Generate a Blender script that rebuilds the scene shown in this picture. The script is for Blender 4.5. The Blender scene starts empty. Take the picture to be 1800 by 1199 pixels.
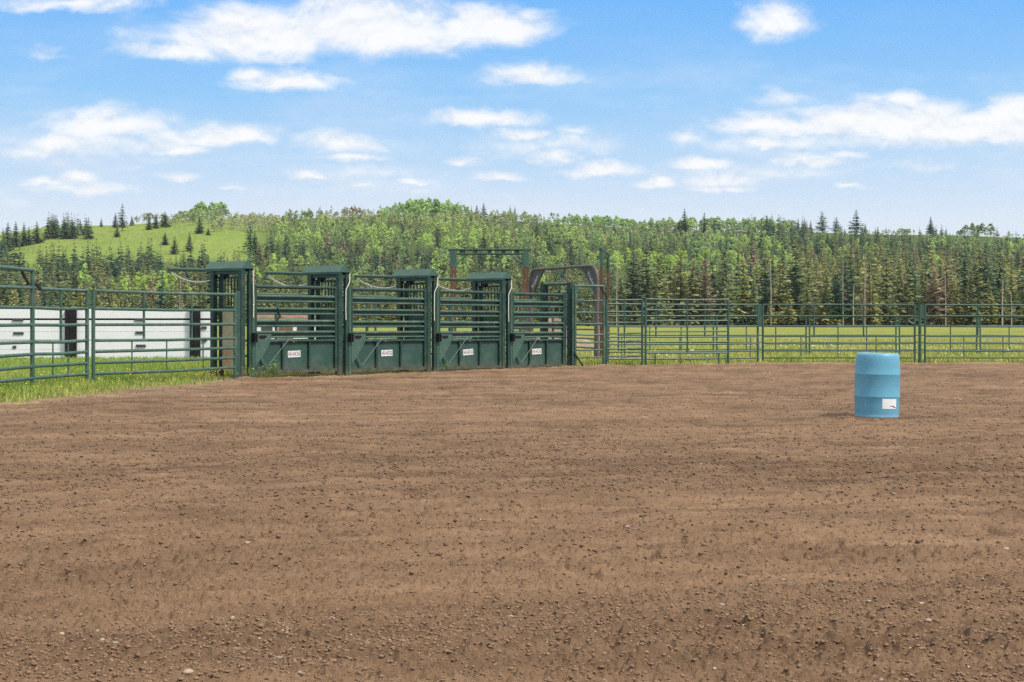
import bpy, math, random
import numpy as np
from mathutils import Vector, Matrix

random.seed(7)
RNG = np.random.default_rng(11)
scn = bpy.context.scene
COL = scn.collection
R = math.radians
EYE = 1.31          # eye height of the photographer, metres
F = 3000.0          # focal length in photo pixels (1800 wide), level camera
HY = 565.0          # horizon row


def ray(px, d):                       # world X of a photo column at depth d
    return (px - 900.0) * d / F


def zed(py, d):                       # world height of a photo row at depth d
    return EYE - (py - HY) * d / F


# ------------------------------------------------------------------ noise
def _h(ix, iy, seed):
    n = (ix.astype(np.int64) * 374761393 + iy.astype(np.int64) * 668265263 + seed * 974711) & 0x7fffffff
    n = ((n ^ (n >> 13)) * 1274126177) & 0x7fffffff
    n = (n ^ (n >> 16)) & 0xffff
    return n / 65535.0


def vnoise(x, y, seed=0):
    x = np.asarray(x, float); y = np.asarray(y, float)
    ix = np.floor(x); iy = np.floor(y)
    fx = x - ix; fy = y - iy
    ux = fx * fx * (3 - 2 * fx); uy = fy * fy * (3 - 2 * fy)
    a = _h(ix, iy, seed); b = _h(ix + 1, iy, seed); c = _h(ix, iy + 1, seed); d = _h(ix + 1, iy + 1, seed)
    return (a * (1 - ux) + b * ux) * (1 - uy) + (c * (1 - ux) + d * ux) * uy


def fbm(x, y, seed=0, octv=4, gain=.5):
    s = 0; amp = 1; tot = 0
    for k in range(octv):
        c, sn = math.cos(.7 * k + .3), math.sin(.7 * k + .3)
        s = s + amp * vnoise((x * c - y * sn) * 2 ** k, (x * sn + y * c) * 2 ** k, seed + k * 17)
        tot += amp; amp *= gain
    return s / tot


def sstep(a, b, x):
    t = np.clip((x - a) / (b - a), 0, 1)
    return t * t * (3 - 2 * t)


# ------------------------------------------------------------------ object helpers
def tag(o, label=None, cat=None, group=None, kind=None):
    if label: o['label'] = label
    if cat: o['category'] = cat
    if group: o['group'] = group
    if kind: o['kind'] = kind
    return o


def empty(name, loc=(0, 0, 0), rz=0.0):
    o = bpy.data.objects.new(name, None)
    o.empty_display_size = .2
    o.location = loc; o.rotation_euler = (0, 0, rz)
    COL.objects.link(o)
    return o


def mesh_obj(name, me, mats, parent=None, loc=(0, 0, 0)):
    o = bpy.data.objects.new(name, me)
    if mats is not None:
        for m in (mats if isinstance(mats, (list, tuple)) else [mats]):
            me.materials.append(m)
    COL.objects.link(o)
    o.location = loc
    if parent is not None: o.parent = parent
    return o


def np_mesh(name, V, Q=None, T=None, smooth=False, attr=None, mi=None):
    me = bpy.data.meshes.new(name)
    V = np.ascontiguousarray(V, dtype=np.float32)
    nq = 0 if Q is None else len(Q); nt = 0 if T is None else len(T)
    me.vertices.add(len(V)); me.vertices.foreach_set('co', V.ravel())
    parts = []
    if nq: parts.append(np.asarray(Q, np.int32).ravel())
    if nt: parts.append(np.asarray(T, np.int32).ravel())
    li = np.concatenate(parts)
    me.loops.add(len(li)); me.loops.foreach_set('vertex_index', li)
    me.polygons.add(nq + nt)
    st = np.concatenate([np.arange(nq) * 4, nq * 4 + np.arange(nt) * 3]).astype(np.int32)
    me.polygons.foreach_set('loop_start', st)
    if smooth: me.polygons.foreach_set('use_smooth', np.ones(nq + nt, bool))
    if mi is not None: me.polygons.foreach_set('material_index', np.asarray(mi, np.int32))
    me.update(calc_edges=True)
    if attr is not None:
        a = me.attributes.new('tint', 'FLOAT_COLOR', 'POINT')
        c = np.ones((len(V), 4), np.float32); c[:, :attr.shape[1]] = attr
        a.data.foreach_set('color', c.ravel())
    return me


class MB:
    """collects pieces for ONE mesh object"""
    def __init__(s): s.v = []; s.f = []; s.sm = []; s.mi = []

    def add(s, vs, fs, smooth=False, mi=0):
        n = len(s.v); s.v += [tuple(p) for p in vs]
        for f in fs:
            s.f.append([i + n for i in f]); s.sm.append(smooth); s.mi.append(mi)

    def box(s, c, size, bev=0.0, rot=None, mi=0):
        hx, hy, hz = size[0] / 2, size[1] / 2, size[2] / 2
        vs = [Vector((x * hx, y * hy, z * hz)) for x in (-1, 1) for y in (-1, 1) for z in (-1, 1)]
        if rot is not None: vs = [rot @ p for p in vs]
        vs = [p + Vector(c) for p in vs]
        s.add(vs, [(0, 1, 3, 2), (4, 6, 7, 5), (0, 4, 5, 1), (2, 3, 7, 6), (0, 2, 6, 4), (1, 5, 7, 3)], mi=mi)

    def beam(s, p, q, w, h, mi=0):
        """box between two points: width w (horizontal), height h"""
        p, q = Vector(p), Vector(q); d = q - p
        rot = d.to_track_quat('X', 'Z').to_matrix()
        s.box((p + q) / 2, (d.length, w, h), rot=rot, mi=mi)

    def tube(s, pts, r, n=10, cap=True, mi=0):
        pts = [Vector(p) for p in pts]
        rr = r if isinstance(r, (list, tuple)) else [r] * len(pts)
        rings = []; up = None
        for i, p in enumerate(pts):
            if i == 0: t = pts[1] - p
            elif i == len(pts) - 1: t = p - pts[i - 1]
            else: t = (pts[i + 1] - p).normalized() + (p - pts[i - 1]).normalized()
            t.normalize()
            if up is None:
                up = Vector((0, 0, 1)) if abs(t.z) < .9 else Vector((1, 0, 0))
            a = t.cross(up).normalized(); b = a.cross(t).normalized(); up = b
            rings.append([p + (a * math.cos(k * 2 * math.pi / n) + b * math.sin(k * 2 * math.pi / n)) * rr[i] for k in range(n)])
        vs = [v for rg in rings for v in rg]; fs = []
        for i in range(len(pts) - 1):
            for k in range(n):
                k2 = (k + 1) % n
                fs.append((i * n + k, i * n + k2, (i + 1) * n + k2, (i + 1) * n + k))
        s.add(vs, fs, True, mi)
        if cap:
            s.add(rings[0], [tuple(range(n - 1, -1, -1))], mi=mi); s.add(rings[-1], [tuple(range(n))], mi=mi)

    def prism(s, poly, axis_fn, t0, t1, mi=0):
        """polygon (list of 2D) extruded: axis_fn(a,b,t) -> 3D"""
        n = len(poly)
        vs = [axis_fn(a, b, t0) for a, b in poly] + [axis_fn(a, b, t1) for a, b in poly]
        fs = [tuple(range(n - 1, -1, -1)), tuple(range(n, 2 * n))]
        for i in range(n):
            j = (i + 1) % n
            fs.append((i, j, n + j, n + i))
        s.add(vs, fs, mi=mi)

    def lathe(s, prof, n=40, mi=0, c=(0, 0, 0)):
        vs = []; fs = []
        for r, z in prof:
            for k in range(n):
                a = 2 * math.pi * k / n
                vs.append((c[0] + r * math.cos(a), c[1] + r * math.sin(a), c[2] + z))
        for i in range(len(prof) - 1):
            for k in range(n):
                k2 = (k + 1) % n
                fs.append((i * n + k, i * n + k2, (i + 1) * n + k2, (i + 1) * n + k))
        s.add(vs, fs, True, mi)

    def build(s, name, mats, parent=None, loc=(0, 0, 0)):
        me = bpy.data.meshes.new(name)
        me.from_pydata(s.v, [], s.f)
        me.polygons.foreach_set('use_smooth', s.sm)
        me.polygons.foreach_set('material_index', s.mi)
        me.update()
        return mesh_obj(name, me, mats, parent, loc)


def text_geo(txt, size):
    cu = bpy.data.curves.new('lettering', 'FONT'); cu.body = txt; cu.size = size
    cu.align_x = 'CENTER'; cu.align_y = 'CENTER'; cu.fill_mode = 'BOTH'; cu.resolution_u = 4
    o = bpy.data.objects.new('lettering', cu); COL.objects.link(o)
    dg = bpy.context.evaluated_depsgraph_get()
    me = bpy.data.meshes.new_from_object(o.evaluated_get(dg))
    vs = [tuple(v.co) for v in me.vertices]; fs = [tuple(p.vertices) for p in me.polygons]
    bpy.data.objects.remove(o); bpy.data.curves.remove(cu); bpy.data.meshes.remove(me)
    return vs, fs


# ------------------------------------------------------------------ materials
class NT:
    def __init__(s, tree): s.t = tree
    def n(s, typ, **kw):
        nd = s.t.nodes.new(typ)
        for k, v in kw.items():
            if k == 'ins':
                for a, b in v.items():
                    if hasattr(b, 'is_output') or isinstance(b, bpy.types.NodeSocket): s.t.links.new(b, nd.inputs[a])
                    else: nd.inputs[a].default_value = b
            else: setattr(nd, k, v)
        return nd
    def math(s, op, a, b=None, c=None, clamp=False):
        nd = s.t.nodes.new('ShaderNodeMath'); nd.operation = op; nd.use_clamp = clamp
        for i, v in enumerate((a, b, c)):
            if v is None: continue
            if isinstance(v, bpy.types.NodeSocket): s.t.links.new(v, nd.inputs[i])
            else: nd.inputs[i].default_value = v
        return nd.outputs[0]
    def link(s, a, b): s.t.links.new(a, b)
    def ramp(s, fac, stops):
        nd = s.t.nodes.new('ShaderNodeValToRGB'); cr = nd.color_ramp
        while len(cr.elements) < len(stops): cr.elements.new(.5)
        for e, (p, c) in zip(cr.elements, stops):
            e.position = p; e.color = (*c, 1) if len(c) == 3 else c
        s.t.links.new(fac, nd.inputs[0]); return nd.outputs[0]
    def mix(s, f, a, b, blend='MIX'):
        nd = s.t.nodes.new('ShaderNodeMix'); nd.data_type = 'RGBA'; nd.blend_type = blend
        for i, v in ((0, f), (6, a), (7, b)):
            if isinstance(v, bpy.types.NodeSocket): s.t.links.new(v, nd.inputs[i])
            else: nd.inputs[i].default_value = v if i == 0 else (*v, 1)
        return nd.outputs[2]


def new_mat(name):
    m = bpy.data.materials.new(name); m.use_nodes = True
    m.node_tree.nodes.clear()
    nt = NT(m.node_tree)
    out = nt.n('ShaderNodeOutputMaterial')
    return m, nt, out


def plain(name, col, rough=.5, spec=.5, var=.25, scale=6.0, dirt=None, dirt_amt=.4, metallic=0.0, bump=.1, bscale=60.0, mud=0.0):
    m, nt, out = new_mat(name)
    tc = nt.n('ShaderNodeTexCoord').outputs['Object']
    n1 = nt.n('ShaderNodeTexNoise', ins={'Vector': tc, 'Scale': scale, 'Detail': 6.0, 'Roughness': .65}).outputs[0]
    d = tuple(c * (1 - var) for c in col); l = tuple(min(1, c * (1 + var)) for c in col)
    c = nt.ramp(n1, [(.3, d), (.7, l)])
    if dirt:
        n2 = nt.n('ShaderNodeTexNoise', ins={'Vector': tc, 'Scale': scale * .7, 'Detail': 8.0, 'Roughness': .7}).outputs[0]
        k = nt.ramp(n2, [(.5, (0, 0, 0)), (.72, (dirt_amt,) * 3)])
        c = nt.mix(k, c, dirt)
    if mud:       # dried mud kicked up against the foot of the steel, and rust flecks
        zz_ = nt.n('ShaderNodeSeparateXYZ', ins={0: tc}).outputs[2]
        n4 = nt.n('ShaderNodeTexNoise', ins={'Vector': tc, 'Scale': 7.0, 'Detail': 8.0, 'Roughness': .75}).outputs[0]
        kk = nt.math('SUBTRACT', n4, nt.math('MULTIPLY', zz_, 1.1))
        c = nt.mix(nt.ramp(kk, [(.18, (0, 0, 0)), (.5, (mud,) * 3)]), c, (.22, .15, .095))
        n5 = nt.n('ShaderNodeTexNoise', ins={'Vector': tc, 'Scale': 19.0, 'Detail': 6.0, 'Roughness': .7}).outputs[0]
        c = nt.mix(nt.ramp(n5, [(.66, (0, 0, 0)), (.72, (.6,) * 3)]), c, (.16, .075, .04))
    bs = nt.n('ShaderNodeBsdfPrincipled', ins={'Base Color': c, 'Roughness': rough, 'Specular IOR Level': spec, 'Metallic': metallic})
    if bump:
        n3 = nt.n('ShaderNodeTexNoise', ins={'Vector': tc, 'Scale': bscale, 'Detail': 3.0}).outputs[0]
        b = nt.n('ShaderNodeBump', ins={'Strength': bump, 'Distance': .01, 'Height': n3})
        nt.link(b.outputs[0], bs.inputs['Normal'])
    nt.link(bs.outputs[0], out.inputs[0])
    return m


def foliage(name, source, gain=1.0, trans=.3, up=.75, var=.9):
    """leaf material; the colour comes from each tree's own tint"""
    m, nt, out = new_mat(name)
    if source == 'attr': c = nt.n('ShaderNodeAttribute', attribute_name='tint').outputs['Color']
    else: c = nt.n('ShaderNodeObjectInfo').outputs['Color']
    g = nt.n('ShaderNodeNewGeometry')
    rnd = g.outputs['Random Per Island']
    k = nt.math('MULTIPLY_ADD', rnd, var * gain, (1.05 - var / 2) * gain)
    v = nt.n('ShaderNodeVectorMath', operation='SCALE'); nt.link(c, v.inputs[0]); nt.link(k, v.inputs['Scale'])
    nv = nt.n('ShaderNodeVectorMath', operation='ADD', ins={0: g.outputs['Normal'], 1: (.15 * up, -.15 * up, up)})
    nn = nt.n('ShaderNodeVectorMath', operation='NORMALIZE'); nt.link(nv.outputs[0], nn.inputs[0])
    d = nt.n('ShaderNodeBsdfDiffuse', ins={'Color': v.outputs[0]}); nt.link(nn.outputs[0], d.inputs['Normal'])
    t = nt.n('ShaderNodeBsdfTranslucent', ins={'Color': v.outputs[0]})
    mx = nt.n('ShaderNodeMixShader', ins={0: trans}); nt.link(d.outputs[0], mx.inputs[1]); nt.link(t.outputs[0], mx.inputs[2])
    nt.link(mx.outputs[0], out.inputs[0])
    return m


GREEN = (.016, .050, .036)
M = {}
M['green'] = plain('green_paint', GREEN, .42, .5, .25, 5, dirt=(.13, .14, .11), dirt_amt=.4, mud=.45)
M['pipe'] = plain('green_pipe_paint', (.046, .108, .074), .42, .6, .25, 4, dirt=(.23, .23, .19), dirt_amt=.55)
M['pipe_dark'] = plain('dark_green_pipe_paint', (.034, .092, .064), .4, .6, .25, 4, dirt=(.2, .2, .17), dirt_amt=.4)
M['sheet'] = plain('green_sheet_paint', (.031, .078, .060), .5, .4, .14, 2.2, dirt=(.11, .15, .12), dirt_amt=.45, bump=.05, bscale=9, mud=.35)
M['latch'] = plain('worn_green_plate', (.055, .115, .085), .5, .45, .3, 6, dirt=(.2, .2, .16), dirt_amt=.5)
M['roof'] = plain('green_roof_paint', (.046, .110, .083), .5, .4, .12, 3, dirt=(.14, .18, .15), dirt_amt=.3)
M['black'] = plain('black_steel', (.012, .013, .013), .5, .4, .3)
M['rust'] = plain('rusty_steel', (.15, .074, .045), .75, .3, .4, 8, dirt=(.10, .05, .035), dirt_amt=.8)
M['stained'] = plain('stained_sheet', (.46, .40, .26), .7, .25, .25, 1.8, dirt=(.45, .16, .05), dirt_amt=.95, bump=.05)
M['brownpipe'] = plain('brown_grey_pipe', (.115, .102, .096), .55, .4, .25, 6, dirt=(.22, .15, .11), dirt_amt=.5)
M['charcoal'] = plain('charcoal_plate', (.075, .07, .072), .5, .4, .2)
M['letterwhite'] = plain('white_lettering', (.8, .8, .78), .6, .3, .06)
M['letterdark'] = plain('dark_lettering', (.05, .03, .03), .6, .3, .2, 40, dirt=(.5, .42, .40), dirt_amt=.6)
M['letterworn'] = plain('worn_lettering', (.10, .08, .08), .6, .3, .2, 26, dirt=(.72, .68, .66), dirt_amt=1.0)
M['signwhite'] = plain('sign_white', (.72, .70, .68), .55, .3, .08, 12, dirt=(.42, .38, .36), dirt_amt=.5)
M['rope'] = plain('pale_rope', (.78, .74, .62), .9, .1, .2, 40)
M['twine'] = plain('grey_twine', (.33, .38, .35), .9, .1, .2, 40)
M['wallwhite'] = plain('white_painted_boards', (.90, .885, .865), .6, .3, .03, 1.5, dirt=(.7, .69, .67), dirt_amt=.2)
M['timber'] = plain('black_timber', (.022, .022, .024), .8, .2, .45, 8)
M['barrel'] = None
M['bark'] = plain('bark', (.16, .13, .10), .9, .1, .35, 3)
M['deadwood'] = plain('dead_wood', (.42, .36, .30), .9, .1, .3, 2)
M['palebark'] = plain('pale_bark', (.52, .47, .38), .9, .1, .3, 2)
M['leaf_attr'] = foliage('leaves', 'attr', 2.0, .45, .9, .35)
M['greybark'] = plain('grey_bark', (.27, .24, .18), .9, .1, .3, 2)
M['leaf_obj'] = foliage('needles', 'obj', 2.05, .32, .6)
M['grass'] = foliage('grass_blades', 'attr', 1.25, .4)
M['stone'] = plain('pale_stone', (.36, .28, .21), .85, .2, .25, 30)
M['shedroof'] = plain('red_brown_roof', (.22, .13, .11), .8, .2, .3, 3)
M['dirtpile'] = plain('dirt_heap', (.30, .22, .15), .95, .1, .35, 3, bump=.6, bscale=5)


def barrel_mat():
    m, nt, out = new_mat('blue_plastic')
    tc = nt.n('ShaderNodeTexCoord').outputs['Object']
    n1 = nt.n('ShaderNodeTexNoise', ins={'Vector': tc, 'Scale': 3.0, 'Detail': 6.0, 'Roughness': .6}).outputs[0]
    c = nt.ramp(n1, [(.3, (.115, .34, .46)), (.75, (.15, .40, .52))])
    n2 = nt.n('ShaderNodeTexNoise', ins={'Vector': tc, 'Scale': 22.0, 'Detail': 5.0, 'Roughness': .8}).outputs[0]
    c = nt.mix(nt.ramp(n2, [(.64, (0, 0, 0)), (.72, (.55,) * 3)]), c, (.05, .15, .20))
    # mud splashed round the foot of the barrel
    z = nt.n('ShaderNodeSeparateXYZ', ins={0: tc}).outputs[2]
    n3 = nt.n('ShaderNodeTexNoise', ins={'Vector': tc, 'Scale': 9.0, 'Detail': 6.0, 'Roughness': .7}).outputs[0]
    k = nt.math('SUBTRACT', n3, nt.math('MULTIPLY', z, 3.2))
    c = nt.mix(nt.ramp(k, [(.22, (0, 0, 0)), (.55, (.45,) * 3)]), c, (.20, .16, .13))
    bs = nt.n('ShaderNodeBsdfPrincipled', ins={'Base Color': c, 'Roughness': .42, 'Specular IOR Level': .45, 'Subsurface Weight': .08, 'Subsurface Scale': .02})
    nt.link(bs.outputs[0], out.inputs[0])
    return m


M['barrel'] = barrel_mat()


def dirt_mat():
    m, nt, out = new_mat('arena_dirt')
    pos = nt.n('ShaderNodeNewGeometry').outputs['Position']
    big = nt.n('ShaderNodeTexNoise', ins={'Vector': pos, 'Scale': .22, 'Detail': 5.0, 'Roughness': .6}).outputs[0]
    mp = nt.n('ShaderNodeMapping', ins={'Vector': pos, 'Scale': (.5, 1.6, 1.0)})
    mid = nt.n('ShaderNodeTexNoise', ins={'Vector': mp.outputs[0], 'Scale': 1.6, 'Detail': 8.0, 'Roughness': .7}).outputs[0]
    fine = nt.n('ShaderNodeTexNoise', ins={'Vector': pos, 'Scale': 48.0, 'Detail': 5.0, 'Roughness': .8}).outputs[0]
    grit = nt.n('ShaderNodeTexVoronoi', ins={'Vector': pos, 'Scale': 26.0}).outputs[0]
    c = nt.ramp(mid, [(.28, (.168, .103, .061)), (.5, (.230, .145, .086)), (.75, (.292, .190, .115))])
    c = nt.mix(nt.ramp(big, [(.3, (0, 0, 0)), (.7, (.55,) * 3)]), c, (.208, .129, .075))
    c = nt.mix(nt.ramp(fine, [(.30, (.8,) * 3), (.46, (0, 0, 0))]), c, (.125, .078, .047))  # fine dark specks: shade under small crumbs put into the colour
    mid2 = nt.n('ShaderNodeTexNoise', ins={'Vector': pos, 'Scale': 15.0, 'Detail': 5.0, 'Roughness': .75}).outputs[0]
    c = nt.mix(nt.ramp(mid2, [(.30, (.75,) * 3), (.43, (0, 0, 0))]), c, (.135, .083, .049))  # larger dark speckle, painting the shadowed undersides of crumbs
    c = nt.mix(nt.ramp(mid2, [(.58, (0, 0, 0)), (.75, (.45,) * 3)]), c, (.42, .29, .185))
    c = nt.mix(nt.ramp(fine, [(.62, (0, 0, 0)), (.78, (.6,) * 3)]), c, (.42, .285, .195))
    a = nt.n('ShaderNodeAttribute', attribute_name='tint').outputs['Color']
    c = nt.mix(1.0, c, a, 'MULTIPLY')
    bs = nt.n('ShaderNodeBsdfPrincipled', ins={'Base Color': c, 'Roughness': .95, 'Specular IOR Level': .12})
    h = nt.math('ADD', nt.math('MULTIPLY', fine, .6), nt.math('MULTIPLY', grit, .5))
    b = nt.n('ShaderNodeBump', ins={'Strength': .9, 'Distance': .022, 'Height': h})
    h2 = nt.n('ShaderNodeTexNoise', ins={'Vector': mp.outputs[0], 'Scale': 9.0, 'Detail': 6.0, 'Roughness': .65}).outputs[0]
    b2 = nt.n('ShaderNodeBump', ins={'Strength': .6, 'Distance': .05, 'Height': h2, 'Normal': b.outputs[0]})
    nt.link(b2.outputs[0], bs.inputs['Normal'])
    nt.link(bs.outputs[0], out.inputs[0])
    return m


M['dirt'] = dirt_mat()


def terrain_mat():
    m, nt, out = new_mat('grassland')
    pos = nt.n('ShaderNodeNewGeometry').outputs['Position']
    a = nt.n('ShaderNodeAttribute', attribute_name='tint').outputs['Color']
    n1 = nt.n('ShaderNodeTexNoise', ins={'Vector': pos, 'Scale': .5, 'Detail': 10.0, 'Roughness': .72}).outputs[0]
    n2 = nt.n('ShaderNodeTexNoise', ins={'Vector': pos, 'Scale': 7.0, 'Detail': 6.0, 'Roughness': .7}).outputs[0]
    k = nt.ramp(n1, [(.3, (.55,) * 3), (.5, (1,) * 3), (.72, (1.5, 1.4, 1.25))])
    c = nt.mix(1.0, a, k, 'MULTIPLY')
    k2 = nt.ramp(n2, [(.3, (.6,) * 3), (.7, (1.35,) * 3)])
    c = nt.mix(1.0, c, k2, 'MULTIPLY')
    bs = nt.n('ShaderNodeBsdfDiffuse', ins={'Color': c})
    b = nt.n('ShaderNodeBump', ins={'Strength': .7, 'Distance': .15, 'Height': n2})
    nt.link(b.outputs[0], bs.inputs['Normal'])
    nt.link(bs.outputs[0], out.inputs[0])
    return m


M['terrain'] = terrain_mat()

# ------------------------------------------------------------------ the lie of the land
ARENA = np.array([(-9.5, -30), (-9.6, 8), (-8.9, 18), (-8.1, 26.4), (-7.7, 28.6), (-6.95, 32.4), (-6.35, 37.2), (-6.2, 39.2),
                  (1.75, 48.35), (3.2, 48.7), (5.9, 50.3), (7.5, 51.4), (12.1, 52.0), (15.8, 52.3), (22, 52.4), (34, 48), (40, 30), (38, -30)], float)


def sdist(X, Y):
    """signed distance to the arena's edge, negative inside"""
    P = ARENA; n = len(P)
    dm = np.full(X.shape, 1e9); ins = np.zeros(X.shape, bool)
    for i in range(n):
        ax, ay = P[i]; bx, by = P[(i + 1) % n]
        ex, ey = bx - ax, by - ay
        t = np.clip(((X - ax) * ex + (Y - ay) * ey) / (ex * ex + ey * ey), 0, 1)
        dm = np.minimum(dm, np.hypot(X - ax - t * ex, Y - ay - t * ey))
        c = (ay > Y) != (by > Y)
        with np.errstate(divide='ignore', invalid='ignore'):
            xi = ex * (Y - ay) / (ey if ey else 1e-9) + ax
        ins ^= c & (X < xi)
    return np.where(ins, -dm, dm)


RX = np.array([-900, -400, 0, 75, 195, 255, 340, 420, 500, 600, 670, 750, 850, 900, 1000, 1100, 1200, 1300, 1400, 1500, 1600, 1700, 1800, 2200, 2700], float)
RY = np.array([440, 430, 411, 399, 395, 392, 384, 385, 385, 381, 379, 376, 386, 388, 394, 400, 404, 405, 408, 411, 412, 414, 418, 428, 435], float)
Y0, Y1 = 560.0, 1300.0


def land(X, Y):
    X = np.asarray(X, float); Y = np.asarray(Y, float)
    a = np.where(Y > 50, X / np.maximum(Y, 50), 0)
    zr = EYE + (HY - np.interp(a * F + 900, RX, RY)) * Y1 / F
    t = (Y - Y0) / (Y1 - Y0)
    s = np.clip(t, 0, 1) ** 1.04 - np.clip(t - 1, 0, 3) * .3
    bump = (fbm(X / 120, Y / 120, 5, 3) - .5) * 10 * sstep(0, .3, t) * (1 - sstep(.7, .95, t))
    near = .05 * sstep(40, 50, Y) * (1 - sstep(60, 140, Y))
    return zr * s + bump + near


def land1(x, y): return float(land(np.array([x]), np.array([y]))[0])


def on_hill(px, py):
    """distance at which the hillside shows at this photo position"""
    ys = np.linspace(Y0 + 5, Y1, 400)
    z = land((px - 900) / F * ys, ys)
    rows = HY - (z - EYE) * F / ys
    i = np.argmax(rows <= py) if np.any(rows <= py) else len(ys) - 1
    return float(ys[i])


def angles(fine, half, coarse):
    a = np.arange(-half, half + fine / 2, fine)
    b = np.arange(half + coarse, 2 * math.pi - half, coarse)
    return np.concatenate([a, b])


def polar(ang, rad, closed=True):
    A, D = np.meshgrid(ang, rad)
    X = D * np.sin(A); Y = D * np.cos(A)
    nr, na = A.shape
    idx = np.arange(nr * na).reshape(nr, na)
    nx = np.roll(idx, -1, axis=1) if closed else None
    if closed:
        q = np.stack([idx[:-1], nx[:-1], nx[1:], idx[1:]], -1).reshape(-1, 4)
    else:
        q = np.stack([idx[:-1, :-1], idx[:-1, 1:], idx[1:, 1:], idx[1:, :-1]], -1).reshape(-1, 4)
    return X.ravel(), Y.ravel(), q


# ---- terrain sheet to the horizon
rad = [.5]
while rad[-1] < 5200: rad.append(rad[-1] + max(.25, rad[-1] * .016))
rad = np.array(rad)
X, Y, q = polar(angles(R(.13), R(25), R(4)), rad)
Z = land(X, Y)
nearm = np.hypot(X, Y) < 110
sd = np.full(X.shape, 50.0); sd[nearm] = sdist(X[nearm], Y[nearm])
Z += np.where(nearm, (fbm(X * .9, Y * .9, 3, 3) - .5) * .10 * sstep(0, 1.5, sd), 0)
Z -= .16 * (1 - sstep(-.5, .15, sd))
# the land's own colours: dry earth by the dirt, yellow-green meadow, hay-green hillside, needle litter in the woods
tx = np.hypot(X, Y)
pn = fbm(X / 9, Y / 4, 21, 4)[:, None]
mead = np.array([.185, .235, .050]) * (1 - pn) + np.array([.31, .31, .095]) * pn
dry = np.array([.33, .25, .15])
lawn = np.array([.16, .20, .05])
ww = sstep(.2, 1.4, sd + (fbm(X * 1.1, Y * 1.1, 9, 3) - .5) * 1.6)[:, None]
mixn = sstep(54, 75, Y)[:, None]
near_c = lawn * (1 - mixn) + mead * mixn
col = dry * (1 - ww) + near_c * ww
hillg = np.array([.155, .245, .048]) * (1 - pn) + np.array([.25, .295, .085]) * pn
wood = np.array([.085, .115, .040])
apx = np.where(Y > 50, X / np.maximum(Y, 50), 0) * F + 900
tt = (Y - Y0) / (Y1 - Y0)
open_hill = (1 - sstep(430, 500, apx)) * sstep(.34, .44, tt) * (tx > 300)
fw = sstep(475, 500, Y)[:, None]
oh = open_hill[:, None]
col = np.where(fw > 0, col * (1 - fw) + (wood * (1 - oh) + hillg * oh) * fw, col)
ter = mesh_obj('terrain', np_mesh('terrain', np.stack([X, Y, Z], 1), q, smooth=True, attr=col), M['terrain'])
tag(ter, kind='structure')

# ---- the harrowed arena floor: real clods and ridges
inv = np.linspace(1 / 4.6, 1 / 62.0, 760)
rad = np.concatenate([np.array([.6, 1.2, 2.0, 3.0, 4.0]), 1 / inv])
X, Y, q = polar(angles(.00062, R(22), R(3)), rad)
sd = sdist(X, Y) + (fbm(X * 1.3, Y * 1.3, 41, 4) - .5) * .9


def floor(X, Y, sd):
    cx, cy = 7.0, -14.0
    rr = np.hypot(X - cx, Y - cy); th = np.arctan2(X - cx, Y - cy) * rr
    n1 = fbm(X * 1.1, Y * 1.1, 50, 4); z = (n1 - .5) * .075
    track = fbm(th * .16, rr * 1.25, 61, 4, .6); z += (track - .5) * .095
    tr2 = np.abs(vnoise(th * .05 + 3, rr * .75, 71) - .5); z += np.exp(-(tr2 / .045) ** 2) * .03 * vnoise(th * 1.4, rr * 3, 77)
    wn = 1 - sstep(7, 17, np.hypot(X, Y))
    n2 = fbm(X * 7.5, Y * 7.5, 81, 4, .6); z += (n2 - .5) * (.024 + .004 * wn)
    drag = fbm(th * 1.6, rr * 8.5, 85, 4, .6); z += (drag - .5) * (.028 + .045 * (1 - wn))
    cl = vnoise(X * 19, Y * 19, 91) * .55 + vnoise(X * 38 + 5, Y * 38, 93) * .45
    patch = sstep(.42, .68, fbm(th * .35, rr * .8, 97, 4))
    z += np.clip(cl - .46, 0, 1) * (.055 + .05 * patch) * (.35 + .65 * wn)
    z += ((vnoise(X * 62, Y * 62, 99) - .5) * .014 + (vnoise(X * 115, Y * 115, 98) - .5) * .010) * wn
    hh = vnoise(X * 2.6 + 40, Y * 2.6, 101); z -= sstep(.86, .95, hh) * .04      # hoof holes
    z *= 1 - .8 * np.exp(-(np.hypot(X - 5.0, Y - 23.3) / .55) ** 2)
    z -= np.clip(sd + .1, 0, 4) * .16
    z += .05 * sstep(40, 50, Y)
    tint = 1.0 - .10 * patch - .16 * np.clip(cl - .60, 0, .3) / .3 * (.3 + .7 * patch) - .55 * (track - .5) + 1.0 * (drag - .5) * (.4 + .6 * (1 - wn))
    edge = sstep(-1.3, -.1, sd + (fbm(X * .7, Y * .7, 43, 3) - .5) * 1.4)
    return z, tint[:, None] * (1 + edge[:, None] * np.array([.26, .34, .36]))


z, tint = floor(X, Y, sd)
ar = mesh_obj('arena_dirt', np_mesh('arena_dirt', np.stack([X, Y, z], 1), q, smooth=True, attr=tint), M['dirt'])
tag(ar, kind='structure')


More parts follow.
